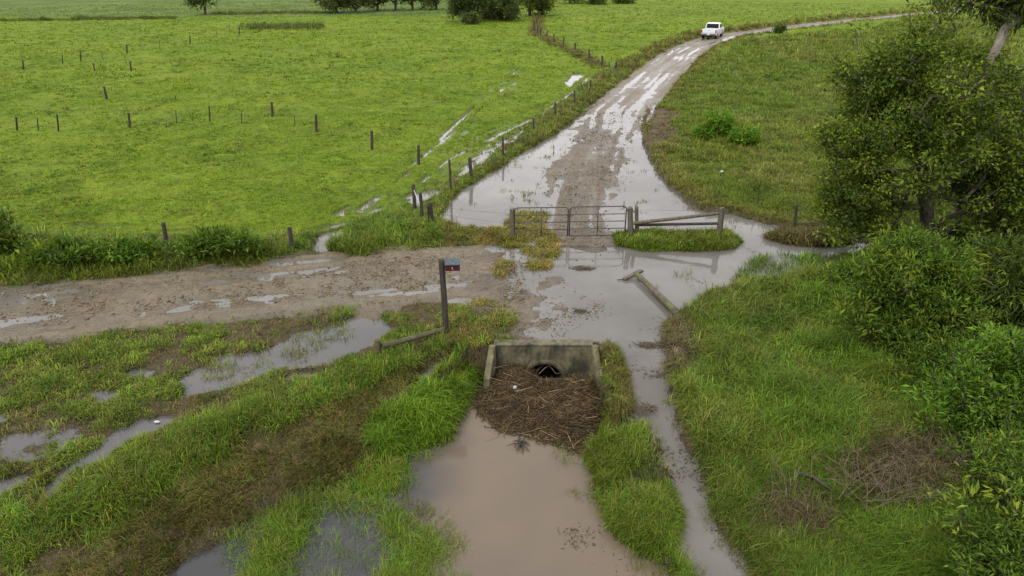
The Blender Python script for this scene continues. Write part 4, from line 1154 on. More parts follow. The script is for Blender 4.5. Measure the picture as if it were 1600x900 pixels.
# ------------------------------------------------------------------ culvert headwall
YW = float(at(850, 540.5, .06)[1]); XL, XR = float(at(774, 537, .06)[0]), float(at(924, 537, .06)[0])
ZT, ZB, TH = .07, -1.75, .22
XC = float(at(851, 568, -.45)[0]); PR, PO = .47, .60
PZ = float(up_at((0, YW, 0), 851, 568).z) - PR
cv = tag(empty('culvert_headwall', (XC, YW, POND_Z)), 'mossy concrete culvert headwall with wing walls round a half blocked pipe', 'culvert')
def headwall():
    bm = bmesh.new(); n = 40
    x0, x1, z0, z1 = XL - XC, XR - XC, ZB - POND_Z, ZT - POND_Z
    pz = PZ - POND_Z
    outer, inner = [], []
    for k in range(n):
        a = 2 * math.pi * (k + .5) / n; c, s = math.cos(a), math.sin(a)
        t = min((x1 / c) if c > 1e-6 else 1e9, (x0 / c) if c < -1e-6 else 1e9, ((z1 - pz) / s) if s > 1e-6 else 1e9, ((z0 - pz) / s) if s < -1e-6 else 1e9)
        outer.append((c * t, pz + s * t)); inner.append((c * PR, pz + s * PR))
    # true corners
    for cx, cz in ((x0, z0), (x0, z1), (x1, z0), (x1, z1)):
        i = min(range(n), key=lambda q: (outer[q][0] - cx) ** 2 + (outer[q][1] - cz) ** 2); outer[i] = (cx, cz)
    V_ = {}
    def mk(y, lst): return [bm.verts.new((a, y, b)) for a, b in lst]
    of, inf, ob, ib = mk(0, outer), mk(0, inner), mk(TH, outer), mk(TH, inner)
    for k in range(n):
        q = (k + 1) % n
        bm.faces.new((of[k], of[q], inf[q], inf[k])); bm.faces.new((ob[q], ob[k], ib[k], ib[q]))
        bm.faces.new((of[q], of[k], ob[k], ob[q])); bm.faces.new((inf[k], inf[q], ib[q], ib[k]))
    bmesh.ops.recalc_face_normals(bm, faces=bm.faces)
    me = bpy.data.meshes.new('headwall'); bm.to_mesh(me); bm.free(); me.materials.append(M['concrete'])
    return link(bpy.data.objects.new('headwall', me), cv)
headwall()
MB().box((((XL + XR) / 2 - XC), TH / 2, ZT - POND_Z + .022), (XR - XL + .06, TH + .05, .05), bevel=.012).build('coping', M['concrete'], cv)
def wing(xa, side, fwd, ztip):
    x = xa - XC; th = .16; sk = .16 * side
    poly = [(0, ZT - POND_Z + .035), (-.07, ZT - POND_Z + .035), (-fwd, ztip - POND_Z), (-fwd, ZB - POND_Z), (0, ZB - POND_Z)]
    bm = bmesh.new()
    a = [bm.verts.new((x + sk * (-y / fwd), y - .003, z)) for y, z in poly]; b = [bm.verts.new((x + th * side + sk * (-y / fwd), y - .003, z)) for y, z in poly]
    fs = [bm.faces.new(a), bm.faces.new(b[::-1])]
    for i in range(5): fs.append(bm.faces.new((a[i], b[i], b[(i + 1) % 5], a[(i + 1) % 5])))
    bmesh.ops.recalc_face_normals(bm, faces=bm.faces)
    bmesh.ops.bevel(bm, geom=list(bm.edges), offset=.012, segments=2, affect='EDGES')
    me = bpy.data.meshes.new('wing_wall'); bm.to_mesh(me); bm.free(); me.materials.append(M['wing'])
    link(bpy.data.objects.new('wing_wall', me), cv)
M['wing'] = simple('lichen_concrete', (.185, .165, .095), .85, .3, scale=5, c2=(.085, .078, .04), bump=.5, bdist=.02)
wing(XL + .02, -1, .52, -.62); wing(XR - .02, 1, .60, -.80)
def pipe():
    mb = MB(); z = PZ - POND_Z
    n = 40; prof = [(PR, -.05), (PO, -.05), (PO + .01, -.03), (PO + .01, .0 - .002), (PR, .0 - .002)]
    rings = [[mb.bm.verts.new((r * math.cos(2 * math.pi * k / n), y, z + r * math.sin(2 * math.pi * k / n))) for r, y in prof] for k in range(n)]
    for k in range(n):
        for i in range(5): mb.bm.faces.new((rings[k][i], rings[k][(i + 1) % 5], rings[(k + 1) % n][(i + 1) % 5], rings[(k + 1) % n][i]))
    mb.build('pipe_collar', M['concrete'], cv, True)
    mb = MB(); ys = [.005, 1.0, 2.5, 5.0]; rr = PR - .004
    rings = [[mb.bm.verts.new((rr * math.cos(2 * math.pi * k / n), y, z + rr * math.sin(2 * math.pi * k / n))) for k in range(n)] for y in ys]
    for i in range(len(ys) - 1):
        for k in range(n): mb.bm.faces.new((rings[i][k], rings[i][(k + 1) % n], rings[i + 1][(k + 1) % n], rings[i + 1][k]))
    mb.bm.faces.new(rings[-1])
    mb.build('pipe', simple('dark_wet_concrete', (.06, .055, .045), .7, bump=.2), cv, True)
pipe()
# open the bank behind the wall where the pipe runs through it
gm_ = bpy.data.objects['ground'].data
def open_bank():
    bm = bmesh.new(); bm.from_mesh(gm_)
    kill = [f for f in bm.faces if (lambda c: YW - .02 < c.y < YW + TH + .05 and abs(c.x - XC) < PO and c.z < -.02)(f.calc_center_median())]
    bmesh.ops.delete(bm, geom=kill, context='FACES'); bm.to_mesh(gm_); bm.free()
open_bank()

# ------------------------------------------------------------------ debris heap
DEB = ground_poly([(754, 586), (772, 574), (810, 572), (850, 578), (905, 580), (945, 598), (972, 645), (958, 694), (932, 716), (903, 703), (875, 692), (845, 680), (800, 672), (768, 662), (752, 645), (748, 610)], -.92)
def debris():
    x0, y0 = DEB.min(0) - .3; x1, y1 = DEB.max(0) + .3
    y1 = min(y1, YW - .06)
    xs = np.arange(x0, x1, .04); ys = np.arange(y0, y1, .04)
    X, Y = np.meshgrid(xs, ys)
    s = -sdf(DEB, X, Y, 3.0) + .10 * fbm(X, Y, .5, 3, 2)
    hill = .40 * sstep(-.05, .8, s) + .30 * np.exp(-(((X - (XL + .75)) / .55) ** 2 + ((Y - (YW - .4)) / .5) ** 2)) - .46 * np.exp(-(((X - XC) / .52) ** 2 + ((Y - YW) / .62) ** 2))
    z = POND_Z - .06 + hill + .05 * fbm(X, Y, .28, 3, 5) * sstep(-.1, .3, s) - .25 * sstep(.05, -.3, s)
    f = grid_faces(*X.shape, keep=(s > -.25)[:-1, :-1])
    v, f = compact(np.stack([X, Y, z], -1).reshape(-1, 3), f)
    t = NT('sodden_debris'); n = t.noise(14, 5, .65)
    t.bsdf(t.ramp(n, [(.3, (.020, .014, .008)), (.55, (.055, .039, .022)), (.75, (.105, .076, .043))]), .7, .3, t.bump(n, .8, .06))
    o = raw_mesh('debris_heap', v, f.ravel(), np.full(len(f), 4), t.m, smooth=True)
    link(tag(o, 'dark heap of sodden sticks and reeds jammed against the culvert mouth', 'debris', kind='stuff'))
    # sticks
    n = 32000
    px, py = RNG.uniform(x0, x1, n), RNG.uniform(y0, y1, n)
    i = np.clip(((px - x0) / .04).astype(int), 0, len(xs) - 1); j = np.clip(((py - y0) / .04).astype(int), 0, len(ys) - 1)
    k = (s[j, i] > -.06 + .05 * RNG.normal(size=n)) & ~((np.abs(px - XC) < .5) & (py > YW - .22))
    px, py, pz = px[k], py[k], z[j, i][k]
    n = len(px)
    big = RNG.random(n) < .05
    L = np.where(big, RNG.uniform(.3, .95, n), np.exp(RNG.normal(-2.25, .5, n))); w = np.where(big, RNG.uniform(.006, .013, n), RNG.uniform(.003, .009, n))
    a = RNG.random(n) * 2 * np.pi; el = RNG.normal(.06, .28, n)
    d = np.stack([np.cos(a) * np.cos(el), np.sin(a) * np.cos(el), np.sin(el)], -1)
    sd = np.stack([-np.sin(a), np.cos(a), np.zeros(n)], -1); up = np.cross(d, sd)
    c0 = np.stack([px, py, np.maximum(pz, POND_Z) + .012 + .03 * RNG.random(n)], -1)
    bend = sd * (RNG.normal(0, .16, n) * L)[:, None]
    rings = []
    for tt, ww in ((-.5, .8), (0, 1), (.5, .55)):
        c = c0 + d * (L * tt)[:, None] + bend * (1 - 4 * tt * tt)
        for q in range(3):
            an = q * 2 * math.pi / 3
            rings.append(c + (sd * math.cos(an) + up * math.sin(an)) * (w * ww)[:, None])
    V_ = np.stack(rings, 1).reshape(-1, 3)
    base = np.arange(n)[:, None] * 9
    fl = []
    for r_ in (0, 3):
        for q in range(3): fl += [r_ + q, r_ + (q + 1) % 3, r_ + 3 + (q + 1) % 3, r_ + 3 + q]
    fl = (base + np.array(fl)[None]).ravel()
    pal = np.array([(.062, .040, .02), (.10, .065, .032), (.034, .023, .013), (.16, .112, .055), (.23, .175, .095), (.11, .088, .032), (.18, .145, .052)])
    c = pal[RNG.choice(7, n, p=[.3, .24, .2, .12, .06, .05, .03])] * RNG.uniform(.7, 1.3, (n, 1))
    o = raw_mesh('debris_sticks', V_, fl, np.full(n * 6, 4), M['dry'], np.repeat(c, 9, 0))
    link(tag(o, 'tangle of broken sticks and reed stems covering the debris heap', 'debris', kind='stuff'))
debris()

# stick in the pipe mouth, scraps, root in the pond
def p_at(u, v, z): return Vector(at(u, v, z))
a = p_at(842, 584, -.82); b_ = Vector((a.x + .28, YW + .05, -.55)); c_ = Vector((a.x + .55, YW + .02, -.78))
M['pale_stick'] = simple('pale_bare_stick', (.30, .26, .20), .7, bump=.2)
o = MB().tube([Vector((0, 0, 0)), (b_ - a) * .6 + Vector((0, 0, .03)), b_ - a], [.012, .010, .008], 7).tube([(b_ - a) * .97, (c_ - a) * .8, c_ - a], [.008, .006, .004], 6).build('branch', M['pale_stick'])
o.location = a; tag(o, 'pale forked branch lying across the dark pipe mouth', 'branch')
def scrap(name, u, v, z, size, label, mat, cat='litter'):
    p = p_at(u, v, z); bm = bmesh.new()
    bmesh.ops.create_icosphere(bm, subdivisions=2, radius=1)
    for vv in bm.verts:
        q = vv.co; k = 1 + .35 * math.sin(7 * q.x + 3 * q.y + u) * math.cos(5 * q.z + v)
        vv.co = Vector((q.x * size[0] * k, q.y * size[1] * k, q.z * size[2] * (1 + .4 * math.sin(9 * q.y))))
    me = bpy.data.meshes.new(name); bm.to_mesh(me); bm.free(); me.materials.append(mat)
    o = link(bpy.data.objects.new(name, me)); o.location = p; tag(o, label, cat); return o
M['white_scrap'] = simple('dirty_white_plastic', (.5, .5, .5), .6, .2, bump=.3)
scrap('plastic_scrap', 805, 605, -.52, (.05, .03, .045), 'crumpled white plastic scrap on the debris heap', M['white_scrap'])
scrap('plastic_scrap', 245, 659, -.12, (.07, .035, .02), 'white plastic scrap among the grass tufts of the bog', M['white_scrap'])
h_ = stand(1128, 268); q = scrap('plastic_scrap', 1128, 268, h_.z + .16, (.08, .06, .05), 'small white scrap in rough grass right of the flooded track', M['white_scrap'])
def root_stump():
    p = p_at(814, 697, POND_Z); mb = MB()
    for k in range(14):
        a = k * 2 * math.pi / 14 + random.uniform(-.2, .2); L = random.uniform(.14, .34)
        q = Vector((math.cos(a), math.sin(a), 0))
        mb.tube([Vector((0, 0, .08)), q * L * .5 + Vector((0, 0, random.uniform(.05, .14))), q * L + Vector((0, 0, random.uniform(-.02, .05)))], [.022, .013, .004], 5)
    mb.tube([Vector((0, 0, -.1)), Vector((0, 0, .16))], [.05, .03], 7)
    mb.tube([Vector((0, 0, .06)), Vector((-.05, .3, .06)), Vector((.02, .55, .02))], [.025, .022, .012], 6)
    o = mb.build('tree_root', M['wood_dark']); o.location = p; tag(o, 'small dark spidery root poking out of the brown pond', 'root')
root_stump()
def reed_raft(u, v, z, n, rx, ry, label):
    p = p_at(u, v, z); mb = MB()
    for k in range(n):
        a = random.uniform(0, math.pi); c = Vector((random.gauss(0, rx), random.gauss(0, ry), random.uniform(0, .04))); d = Vector((math.cos(a), math.sin(a), random.uniform(-.15, .3))) * random.uniform(.06, .2)
        mb.tube([c - d, c + Vector((0, 0, .02)), c + d], [.006, .011, .004], 4)
    o = mb.build('reed_clump', simple('sodden_reed', (.075, .055, .03), .7, bump=0)); o.location = p; tag(o, label, 'reed clump', 'dark reed clumps adrift on the water')
reed_raft(1016, 540, 0, 60, .18, .06, 'dark reed clump adrift in the overflow left of the brown bank edge')
reed_raft(1010, 640, -.1, 50, .12, .09, 'reed clump caught in the rippled overflow beside the grassy spit')
reed_raft(912, 420, 0, 45, .2, .05, 'dark reed clump stranded in shallow flood water before the gate')
reed_raft(905, 487, 0, 22, .1, .04, 'small reed clump floating off the broken mud edge')

# fallen post with cross plank
f0, f1 = p_at(993, 427, .14), p_at(1066, 497, .12)
fp = tag(empty('fallen_post', f0), 'fallen mossy round post with a cross plank lying half in flood water', 'post')
ax = f1 - f0
t = NT('mossy_log'); n = t.noise(5, 5, .6); nn = t.noise(2.2, 3)
c = t.mix(t.ramp(n, [(.35, 0.0), (.65, 1.0)]), (.115, .092, .066), (.05, .041, .028)); c = t.mix(t.ramp(nn, [(.5, 0.0), (.62, .8)]), c, (.10, .115, .025))
t.bsdf(c, .75, .35, t.bump(t.noise(16, 5, .6, stretch=(1, 1, 1)), .5, .02)); M['log'] = t.m
MB().tube([ax * k + Vector((random.uniform(-.01, .01), 0, random.uniform(-.01, .01))) for k in (0, .12, .3, .5, .7, .88, 1.0, 1.06)], [.078, .082, .088, .092, .098, .102, .102, .08], 14, jit=.025).build('log', M['log'], fp)
cp0, cp1 = p_at(975, 436.5, .03) - f0, p_at(1003, 423, .16) - f0
pr = (cp1 - cp0); mid = (cp0 + cp1) / 2; rot = pr.to_track_quat('X', 'Z').to_matrix()
MB().box(mid + Vector((-.0, -.02, .02)), (pr.length, .15, .07), rot, .012).build('cross_plank', M['wood_log'], fp)
MB().tube([cp0 + Vector((.05, 0, 0)), cp0 + Vector((-.22, -.03, .0))], [.02, .012], 6).build('spike', M['wood_dark'], fp)
l0, l1 = p_at(1272, 365.5, .07), p_at(1330, 364, .07)
o = MB().tube([Vector((0, 0, 0)), (l1 - l0) * .5 + Vector((0, 0, .02)), l1 - l0], [.09, .10, .09], 10, jit=.04).build('drift_log', M['wood_dark']); o.location = l0; tag(o, 'black waterlogged log lying on the flood beneath the big tree', 'log')
l0, l1 = stand(399, 438), stand(487, 427)
o = MB().tube([Vector((0, 0, .03)), (l1 - l0) * .5 + Vector((0, .03, .05)), l1 - l0 + Vector((0, 0, .02))], [.035, .045, .03], 8, jit=.05).build('fallen_stick', M['wood_dark']); o.location = l0; tag(o, 'long dark stick lying on the muddy road below the front fence', 'stick')
l0, l1 = stand(1245, 757), stand(1300, 783)
o = MB().tube([Vector((0, 0, .28)), (l1 - l0) * .4 + Vector((0, 0, .34)), l1 - l0 + Vector((0, 0, .22))], [.035, .03, .018], 8, jit=.05).build('fallen_stick', M['wood_dark']); o.location = l0; tag(o, 'dark broken stick caught in the rank grass of the bank', 'stick')

# ------------------------------------------------------------------ pickup truck
def pickup():
    p = stand(1112.5, 60.5)
    def dirty_paint():
        t = NT('muddy_white_paint'); sp = t.n('ShaderNodeSeparateXYZ'); t.l(t.tc.outputs['Object'], sp.inputs[0])
        k = t.math('SUBTRACT', 1.25, t.math('MULTIPLY', sp.outputs[2], 1.35)); k = t.math('MULTIPLY', k, t.ramp(t.noise(3.5, 5), [(.3, .25), (.65, 1.0)]), True)
        t.bsdf(t.mix(k, (.66, .67, .70), (.20, .155, .105)), .35, .4); return t.m
    root = tag(empty('pickup_truck', Vector((p.x, p.y, .02)), -R(26) + math.pi / 2), 'white crew cab pickup truck driving away on the wet dirt track', 'pickup truck')
    white = M['truck_white'] = dirty_paint()
    dark = M['truck_glass'] = simple('dark_glass', (.012, .013, .015), .15, .15, bump=0)
    black = M['rubber'] = simple('black_rubber', (.022, .021, .02), .8, .3, scale=10, bump=.1)
    chrome = simple('bumper_metal', (.5, .5, .5), .3, .5, .8, bump=0)
    red = simple('red_lamp', (.42, .015, .02), .25, .5, bump=0)
    W2 = .96
    def arch(cx, r=.47, z0=.46):
        a0 = math.asin(min(1, (z0 - .40) / r)); return [(cx + r * math.cos(q), .40 + r * math.sin(q)) for q in np.linspace(math.pi - a0, a0, 9)]
    low = [(-2.72, .46)] + arch(-1.72) + arch(1.78) + [(2.66, .46), (2.78, .55), (2.76, .92), (2.62, 1.08), (1.15, 1.16), (-.62, 1.16), (-.62, .78), (-2.72, .78)]
    MB().prism(low, -W2, W2, 'y', .03).build('body', white, root)
    for s in (-1, 1):
        MB().box((-1.68, s * (W2 - .045), .965), (2.08, .085, .40), bevel=.025).build('bed_side', white, root)
    MB().box((-2.70, 0, .965), (.075, 1.72, .40), bevel=.02).build('tailgate', white, root)
    b = bpy.data.objects[-1] if False else None
    MB().box((-2.745, 0, 1.06), (.03, .16, .06), bevel=.008).build('tailgate_handle', black, root)
    MB().box((-1.66, 0, .787), (1.98, 1.68, .012)).build('bed_liner', black, root)
    # cab
    def frus(x0, x1, y, z0, X0, X1, Y, z1, bev=.05):
        mb = MB(); v = [mb.bm.verts.new(q) for q in ((x0, -y, z0), (x1, -y, z0), (x1, y, z0), (x0, y, z0), (X0, -Y, z1), (X1, -Y, z1), (X1, Y, z1), (X0, Y, z1))]
        for f in ((0, 3, 2, 1), (4, 5, 6, 7), (0, 1, 5, 4), (1, 2, 6, 5), (2, 3, 7, 6), (3, 0, 4, 7)): mb.bm.faces.new([v[i] for i in f])
        bmesh.ops.bevel(mb.bm, geom=list(mb.bm.edges), offset=bev, segments=2, affect='EDGES'); return mb
    frus(-.60, 1.30, .93, 1.12, -.44, .72, .83, 1.82).build('cab', white, root)
    def quad(pts, nm, m, par, out):
        mb = MB(); n_ = Vector(out); a_ = [mb.bm.verts.new(Vector(q) + n_ * .012) for q in pts]; b_ = [mb.bm.verts.new(Vector(q) - n_ * .02) for q in pts]
        mb.bm.faces.new(a_); mb.bm.faces.new(b_[::-1])
        for i in range(len(pts)): mb.bm.faces.new((a_[i], b_[i], b_[(i + 1) % len(pts)], a_[(i + 1) % len(pts)]))
        return mb.build(nm, m, par)
    def fx(z): return -.60 + .16 * (z - 1.12) / .70
    def fy(z): return .93 - .10 * (z - 1.12) / .70
    quad([(fx(1.2), -.80, 1.2), (fx(1.2), .80, 1.2), (fx(1.72), .74, 1.72), (fx(1.72), -.74, 1.72)], 'rear_window', dark, root, (-.95, 0, .3))
    def wx(z): return 1.30 - .58 * (z - 1.12) / .68
    quad([(wx(1.2), -.78, 1.2), (wx(1.2), .78, 1.2), (wx(1.7), .68, 1.7), (wx(1.7), -.68, 1.7)], 'windscreen', dark, root, (.75, 0, .65))
    for s in (-1, 1):
        for xa, xb, Xa, Xb in ((-.44, .24, -.30, .24), (.32, 1.10, .32, .70)):
            d = MB().box(((xa + xb) / 2, s * (W2 + .004), .83), (xb - xa + .03, .022, .60), bevel=.01).build('door', white, root)
            quad([(xa, s * fy(1.22), 1.22), (xb, s * fy(1.22), 1.22), (Xb, s * fy(1.67), 1.67), (Xa, s * fy(1.67), 1.67)], 'window', dark, d, (0, s * .97, .22))
            MB().box((xa + .12, s * (W2 + .024), 1.0), (.15, .025, .035), bevel=.006).build('handle', black, d)
        MB().box((1.12, s * (W2 + .10), 1.24), (.10, .2, .15), bevel=.03).build('mirror', white, root)
        MB().box((-2.715, s * (W2 - .075), .97), (.09, .15, .36), bevel=.015).build('tail_light', red, root)
        MB().box((2.70, s * .72, .86), (.10, .36, .17), bevel=.02).build('headlight', chrome, root)
        for cx in (-1.72, 1.78):
            wh = MB().wheel((cx, s * .82, .40), .25, .40, .26).build('wheel', black, root, True)
            MB().disc((cx, s * .90, .40), .255, .06).disc((cx, s * .935, .40), .07, .04).build('rim', chrome, wh)
    MB().box((-2.80, 0, .58), (.16, 1.88, .20), bevel=.04).build('bumper', simple('dark_bumper', (.10, .10, .105), .5, .4, bump=0), root)
    MB().box((-2.885, 0, .60), (.015, .36, .12), bevel=.003).build('number_plate', simple('plate', (.7, .7, .66), .4, bump=0), root)
    MB().box((2.80, 0, .62), (.12, 1.86, .26), bevel=.04).build('bumper', black, root)
    MB().box((2.72, 0, .84), (.09, 1.05, .22), bevel=.02).build('grille', black, root)
    MB().box((0, 0, .38), (4.6, .9, .2)).tube([(-1.72, -.8, .4), (-1.72, .8, .4)], .07, 8).tube([(1.78, -.8, .4), (1.78, .8, .4)], .07, 8).build('chassis', black, root)
pickup()
# ------------------------------------------------------------------ trees and shrubs
LP = dict(
 dark=[(.070, .110, .012), (.084, .13, .013), (.055, .088, .011), (.105, .148, .014), (.135, .175, .018)],
 shrub=[(.080, .138, .015), (.095, .16, .017), (.066, .115, .014), (.11, .175, .02)],
 bright=[(.085, .165, .016), (.10, .185, .018), (.072, .14, .015)],
 far=[(.058, .085, .022), (.07, .10, .026), (.05, .072, .020), (.088, .12, .03)],
 gum=[(.062, .088, .020), (.08, .105, .022), (.10, .13, .022), (.05, .075, .018)],
 dull=[(.070, .104, .018), (.088, .124, .022), (.060, .088, .017)],
)
TIP = np.array((.17, .225, .018))
def in_blobs(blobs, n):
    """random points through a set of ellipsoids, more of them near the skin"""
    vol = np.array([b[3] * b[4] * b[5] for b in blobs]) ** .8; k = RNG.choice(len(blobs), n, p=vol / vol.sum())
    B = np.array(blobs)[k]
    d = RNG.normal(size=(n, 3)); d /= np.linalg.norm(d, axis=1)[:, None]
    r = RNG.random(n) ** (1 / 2.6) * np.where(RNG.random(n) < .09, RNG.uniform(1.05, 1.35, n), 1.0)
    lump = 1 + .22 * (2 * vnoise(d[:, 0] * 2.3 + 9 * k, d[:, 1] * 2.3 + d[:, 2] * 2.9, 3) - 1) * 1.4
    p = B[:, :3] + d * (r * lump)[:, None] * B[:, 3:6]
    return p, r * lump
def skeleton(trunk, targets, kink=.10):
    """grow limbs: every target joins the nearest existing wood, thick wood below"""
    nodes = [np.asarray(q, float) for q in trunk]; par = list(range(-1, len(trunk) - 1))
    root = nodes[-1] if len(nodes) < 3 else nodes[len(nodes) // 2]
    order = np.argsort(np.linalg.norm(targets - root, axis=1)); tips = []
    for i in order:
        t = targets[i]; A = np.array(nodes)
        d = np.linalg.norm(A - t, axis=1) + .55 * np.maximum(A[:, 2] - t[2] + .1, 0) * 1.5
        j = int(np.argmin(d)); a = A[j]; L = np.linalg.norm(t - a)
        m = max(1, int(L / .6)); prev = j
        for q in range(1, m + 1):
            f = q / m; p = a + (t - a) * f
            if q < m: p = p + RNG.normal(0, kink * L / m, 3)
            nodes.append(p); par.append(prev); prev = len(nodes) - 1
        tips.append(prev)
    return np.array(nodes), np.array(par), np.array(tips)
def wood(name, nodes, par, rtip, rmax, mat, parent, power=.42, sides=6, minr=0.0, flare=1.25):
    n = len(nodes); cnt = np.ones(n)
    for i in range(n - 1, 0, -1):
        if par[i] >= 0: cnt[par[i]] += cnt[i]
    # children may come later than parents only
    r = np.clip(rtip * cnt ** power, rtip, rmax)
    V_, F_ = [], []; base = 0
    for i in range(n):
        j = par[i]
        if j < 0 or r[i] < minr: continue
        a, b = nodes[j], nodes[i]; ax = b - a; L = np.linalg.norm(ax)
        if L < 1e-5: continue
        ax /= L; ref = np.array([0, 0, 1.0]) if abs(ax[2]) < .9 else np.array([1.0, 0, 0])
        s = np.cross(ax, ref); s /= np.linalg.norm(s); t = np.cross(ax, s)
        an = np.arange(sides) * 2 * np.pi / sides
        ring = np.cos(an)[:, None] * s + np.sin(an)[:, None] * t
        ra = min(r[j], r[i] * 1.35); 
        V_.append(a - ax * ra * .25 + ring * ra); V_.append(b + ring * r[i])
        for q in range(sides): F_ += [base + q, base + (q + 1) % sides, base + sides + (q + 1) % sides, base + sides + q]
        base += 2 * sides
    V_ = np.concatenate(V_)
    o = raw_mesh(name, V_, np.array(F_), np.full(len(F_) // 4, 4), mat, smooth=True)
    return link(o, parent)
def foliage(name, centres, per, rad, size, aspect, pal, parent, tipf=.2, outer=None, droop=.25, up=.2, mat='leaf', flat=.7, tipcol=None):
    """leaves set round twig ends, each a folded blade with its own tint"""
    n0 = len(centres); idx = np.repeat(np.arange(n0), per); n = len(idx)
    g = RNG.normal(size=(n, 3)); g /= np.linalg.norm(g, axis=1)[:, None]
    g *= (RNG.random(n) ** .5 * rad)[:, None]; g[:, 2] *= flat
    c = centres[idx] + g
    out = g / (np.linalg.norm(g, axis=1)[:, None] + 1e-6)
    d = out * .8 + RNG.normal(0, .55, (n, 3)); d[:, 2] += up - droop; d /= np.linalg.norm(d, axis=1)[:, None]
    nm = RNG.normal(0, .6, (n, 3)); nm[:, 2] += .9
    s = np.cross(d, nm); s /= np.linalg.norm(s, axis=1)[:, None] + 1e-9
    nn = np.cross(s, d)
    L = size * RNG.uniform(.6, 1.25, n) * np.exp(RNG.normal(0, .22, n0))[idx]; w = L * aspect
    a = c; tip = c + d * L[:, None] - nn * (L * .12)[:, None]
    m = c + d * (L * .48)[:, None]
    l = m + s * (w / 2)[:, None] + nn * (L * .08)[:, None]; r = m - s * (w / 2)[:, None] + nn * (L * .08)[:, None]
    V_ = np.stack([a, r, tip, l], 1).reshape(-1, 3)
    b = np.arange(n)[:, None] * 4
    fl = np.concatenate([b, b + 1, b + 2, b, b + 2, b + 3], 1).ravel()
    P = np.array(LP[pal] if isinstance(pal, str) else pal)
    tc = P[RNG.integers(0, len(P), n0)] * np.exp(RNG.normal(0, .2, (n0, 1)))
    col = tc[idx] * (1 + RNG.normal(0, .18, (n, 1)))
    young = np.full(n0, tipf) if outer is None else tipf * 2.2 * sstep(.75, 1.15, outer)
    yk = RNG.random(n0) < np.clip(young, 0, .9)
    ym = yk[idx] & (RNG.random(n) < .55)
    col[ym] = (TIP if tipcol is None else np.array(tipcol)) * RNG.uniform(.75, 1.2, (ym.sum(), 1))
    o = raw_mesh(name, V_, fl, np.full(n * 2, 3), M[mat], np.repeat(np.clip(col, .004, .5), 4, 0))
    return link(o, parent)
M['bark'] = simple('grey_brown_bark', (.085, .07, .055), .85, .2, scale=9, c2=(.045, .037, .03), bump=.6, bdist=.03)
M['bark_pale'] = simple('pale_smooth_bark', (.30, .27, .23), .7, .3, scale=4, c2=(.17, .145, .12), bump=.3, bdist=.02, stretch=(1, 1, .35))
M['dead_wood'] = simple('dead_grey_twig', (.15, .115, .075), .8, .2, bump=.2)

def tree(name, base, blobs, trunk, nclump, per, rad, size, aspect, pal, label, cat='tree', group=None, rtip=.012, rmax=.28, bark='bark', tipf=.2, droop=.25, up=.2, flat=.7, minr=0.0, gap=.0, part='trunk', tipcol=None, sides=6, holes=()):
    """blobs, trunk in metres relative to base"""
    e = tag(empty(name, base), label, cat, group)
    p, r = in_blobs(blobs, nclump)
    if gap:
        k = vnoise(p[:, 0] * 1.1 + 31, p[:, 1] * 1.1 + p[:, 2] * 1.3, 2) > gap
        p, r = p[k], r[k]
    for hx, hy, hz, rx, ry, rz in holes:
        k = ((p[:, 0] - hx) / rx) ** 2 + ((p[:, 1] - hy) / ry) ** 2 + ((p[:, 2] - hz) / rz) ** 2 > 1
        p, r = p[k], r[k]
    nodes, par, tips = skeleton(trunk, p)
    wood(part, nodes, par, rtip, rmax, M[bark], e, minr=minr, sides=sides)
    foliage('crown' if part == 'trunk' else 'foliage', p, per, rad, size, aspect, pal, e, tipf, r, droop, up, flat=flat, tipcol=tipcol)
    return e
def rel(base, u, v, dy=0.0):
    q = up_at((0, base.y + dy, 0), u, v); return np.array([q.x - base.x, dy, q.z - base.z])

# the big dark broadleaf tree on the right
B0 = stand(1446, 405)
def bl(u, v, dy, rx, ry, rz): return (*rel(B0, u, v, dy), rx, ry, rz)
tree('broadleaf_tree', B0,
     [bl(1440, 150, 0, 2.3, 2.4, 1.7), bl(1420, 72, .2, 1.2, 1.2, .85), bl(1360, 85, .4, .7, .8, .6), bl(1330, 105, .3, .6, .7, .5), bl(1300, 215, .1, .55, .7, .45), bl(1375, 190, .3, 1.25, 1.8, 1.6), bl(1345, 255, -.3, 1.25, 1.6, 1.3), bl(1495, 190, .6, 1.9, 2.0, 1.7), bl(1410, 115, .3, 1.6, 1.7, 1.0), bl(1352, 130, .6, .85, 1.1, .85), bl(1335, 310, .1, 1.1, 1.3, .75), bl(1440, 235, -1.2, 1.6, 1.4, 1.3), bl(1560, 250, .4, 1.6, 2.0, 2.0), bl(1480, 100, .8, 1.2, 1.3, .75), bl(1600, 330, -.3, 1.3, 1.6, 1.3), bl(1550, 180, 1.4, 1.4, 1.2, 1.4), bl(1385, 350, -.4, 1.4, 1.3, .75), bl(1320, 275, .2, .9, 1.2, 1.0), bl(1325, 345, -.2, 1.0, 1.1, .65), bl(1300, 300, .1, .7, .8, .6), bl(1480, 310, -1.0, 1.3, .9, .8), bl(1530, 370, -.6, 1.2, 1.0, .8)],
     [(0, 0, -.2), (.0, 0, .5), rel(B0, 1447, 325), rel(B0, 1440, 270, .1), rel(B0, 1445, 215, .2), rel(B0, 1440, 165, .1)], 1900, 48, .36, .11, .5, 'dark', 'big dense dark green broadleaf tree beside the flood, yellowish shoots on top', tipf=.36, gap=.27, rmax=.20, holes=(bl(1492, 300, -1, .55, 2.2, .85), bl(1470, 345, -1, .5, 2.0, .6), bl(1318, 165, 0, .5, 1.5, .55), bl(1298, 255, 0, .4, 1.5, .35), bl(1505, 120, 0, .5, 2.0, .4)))
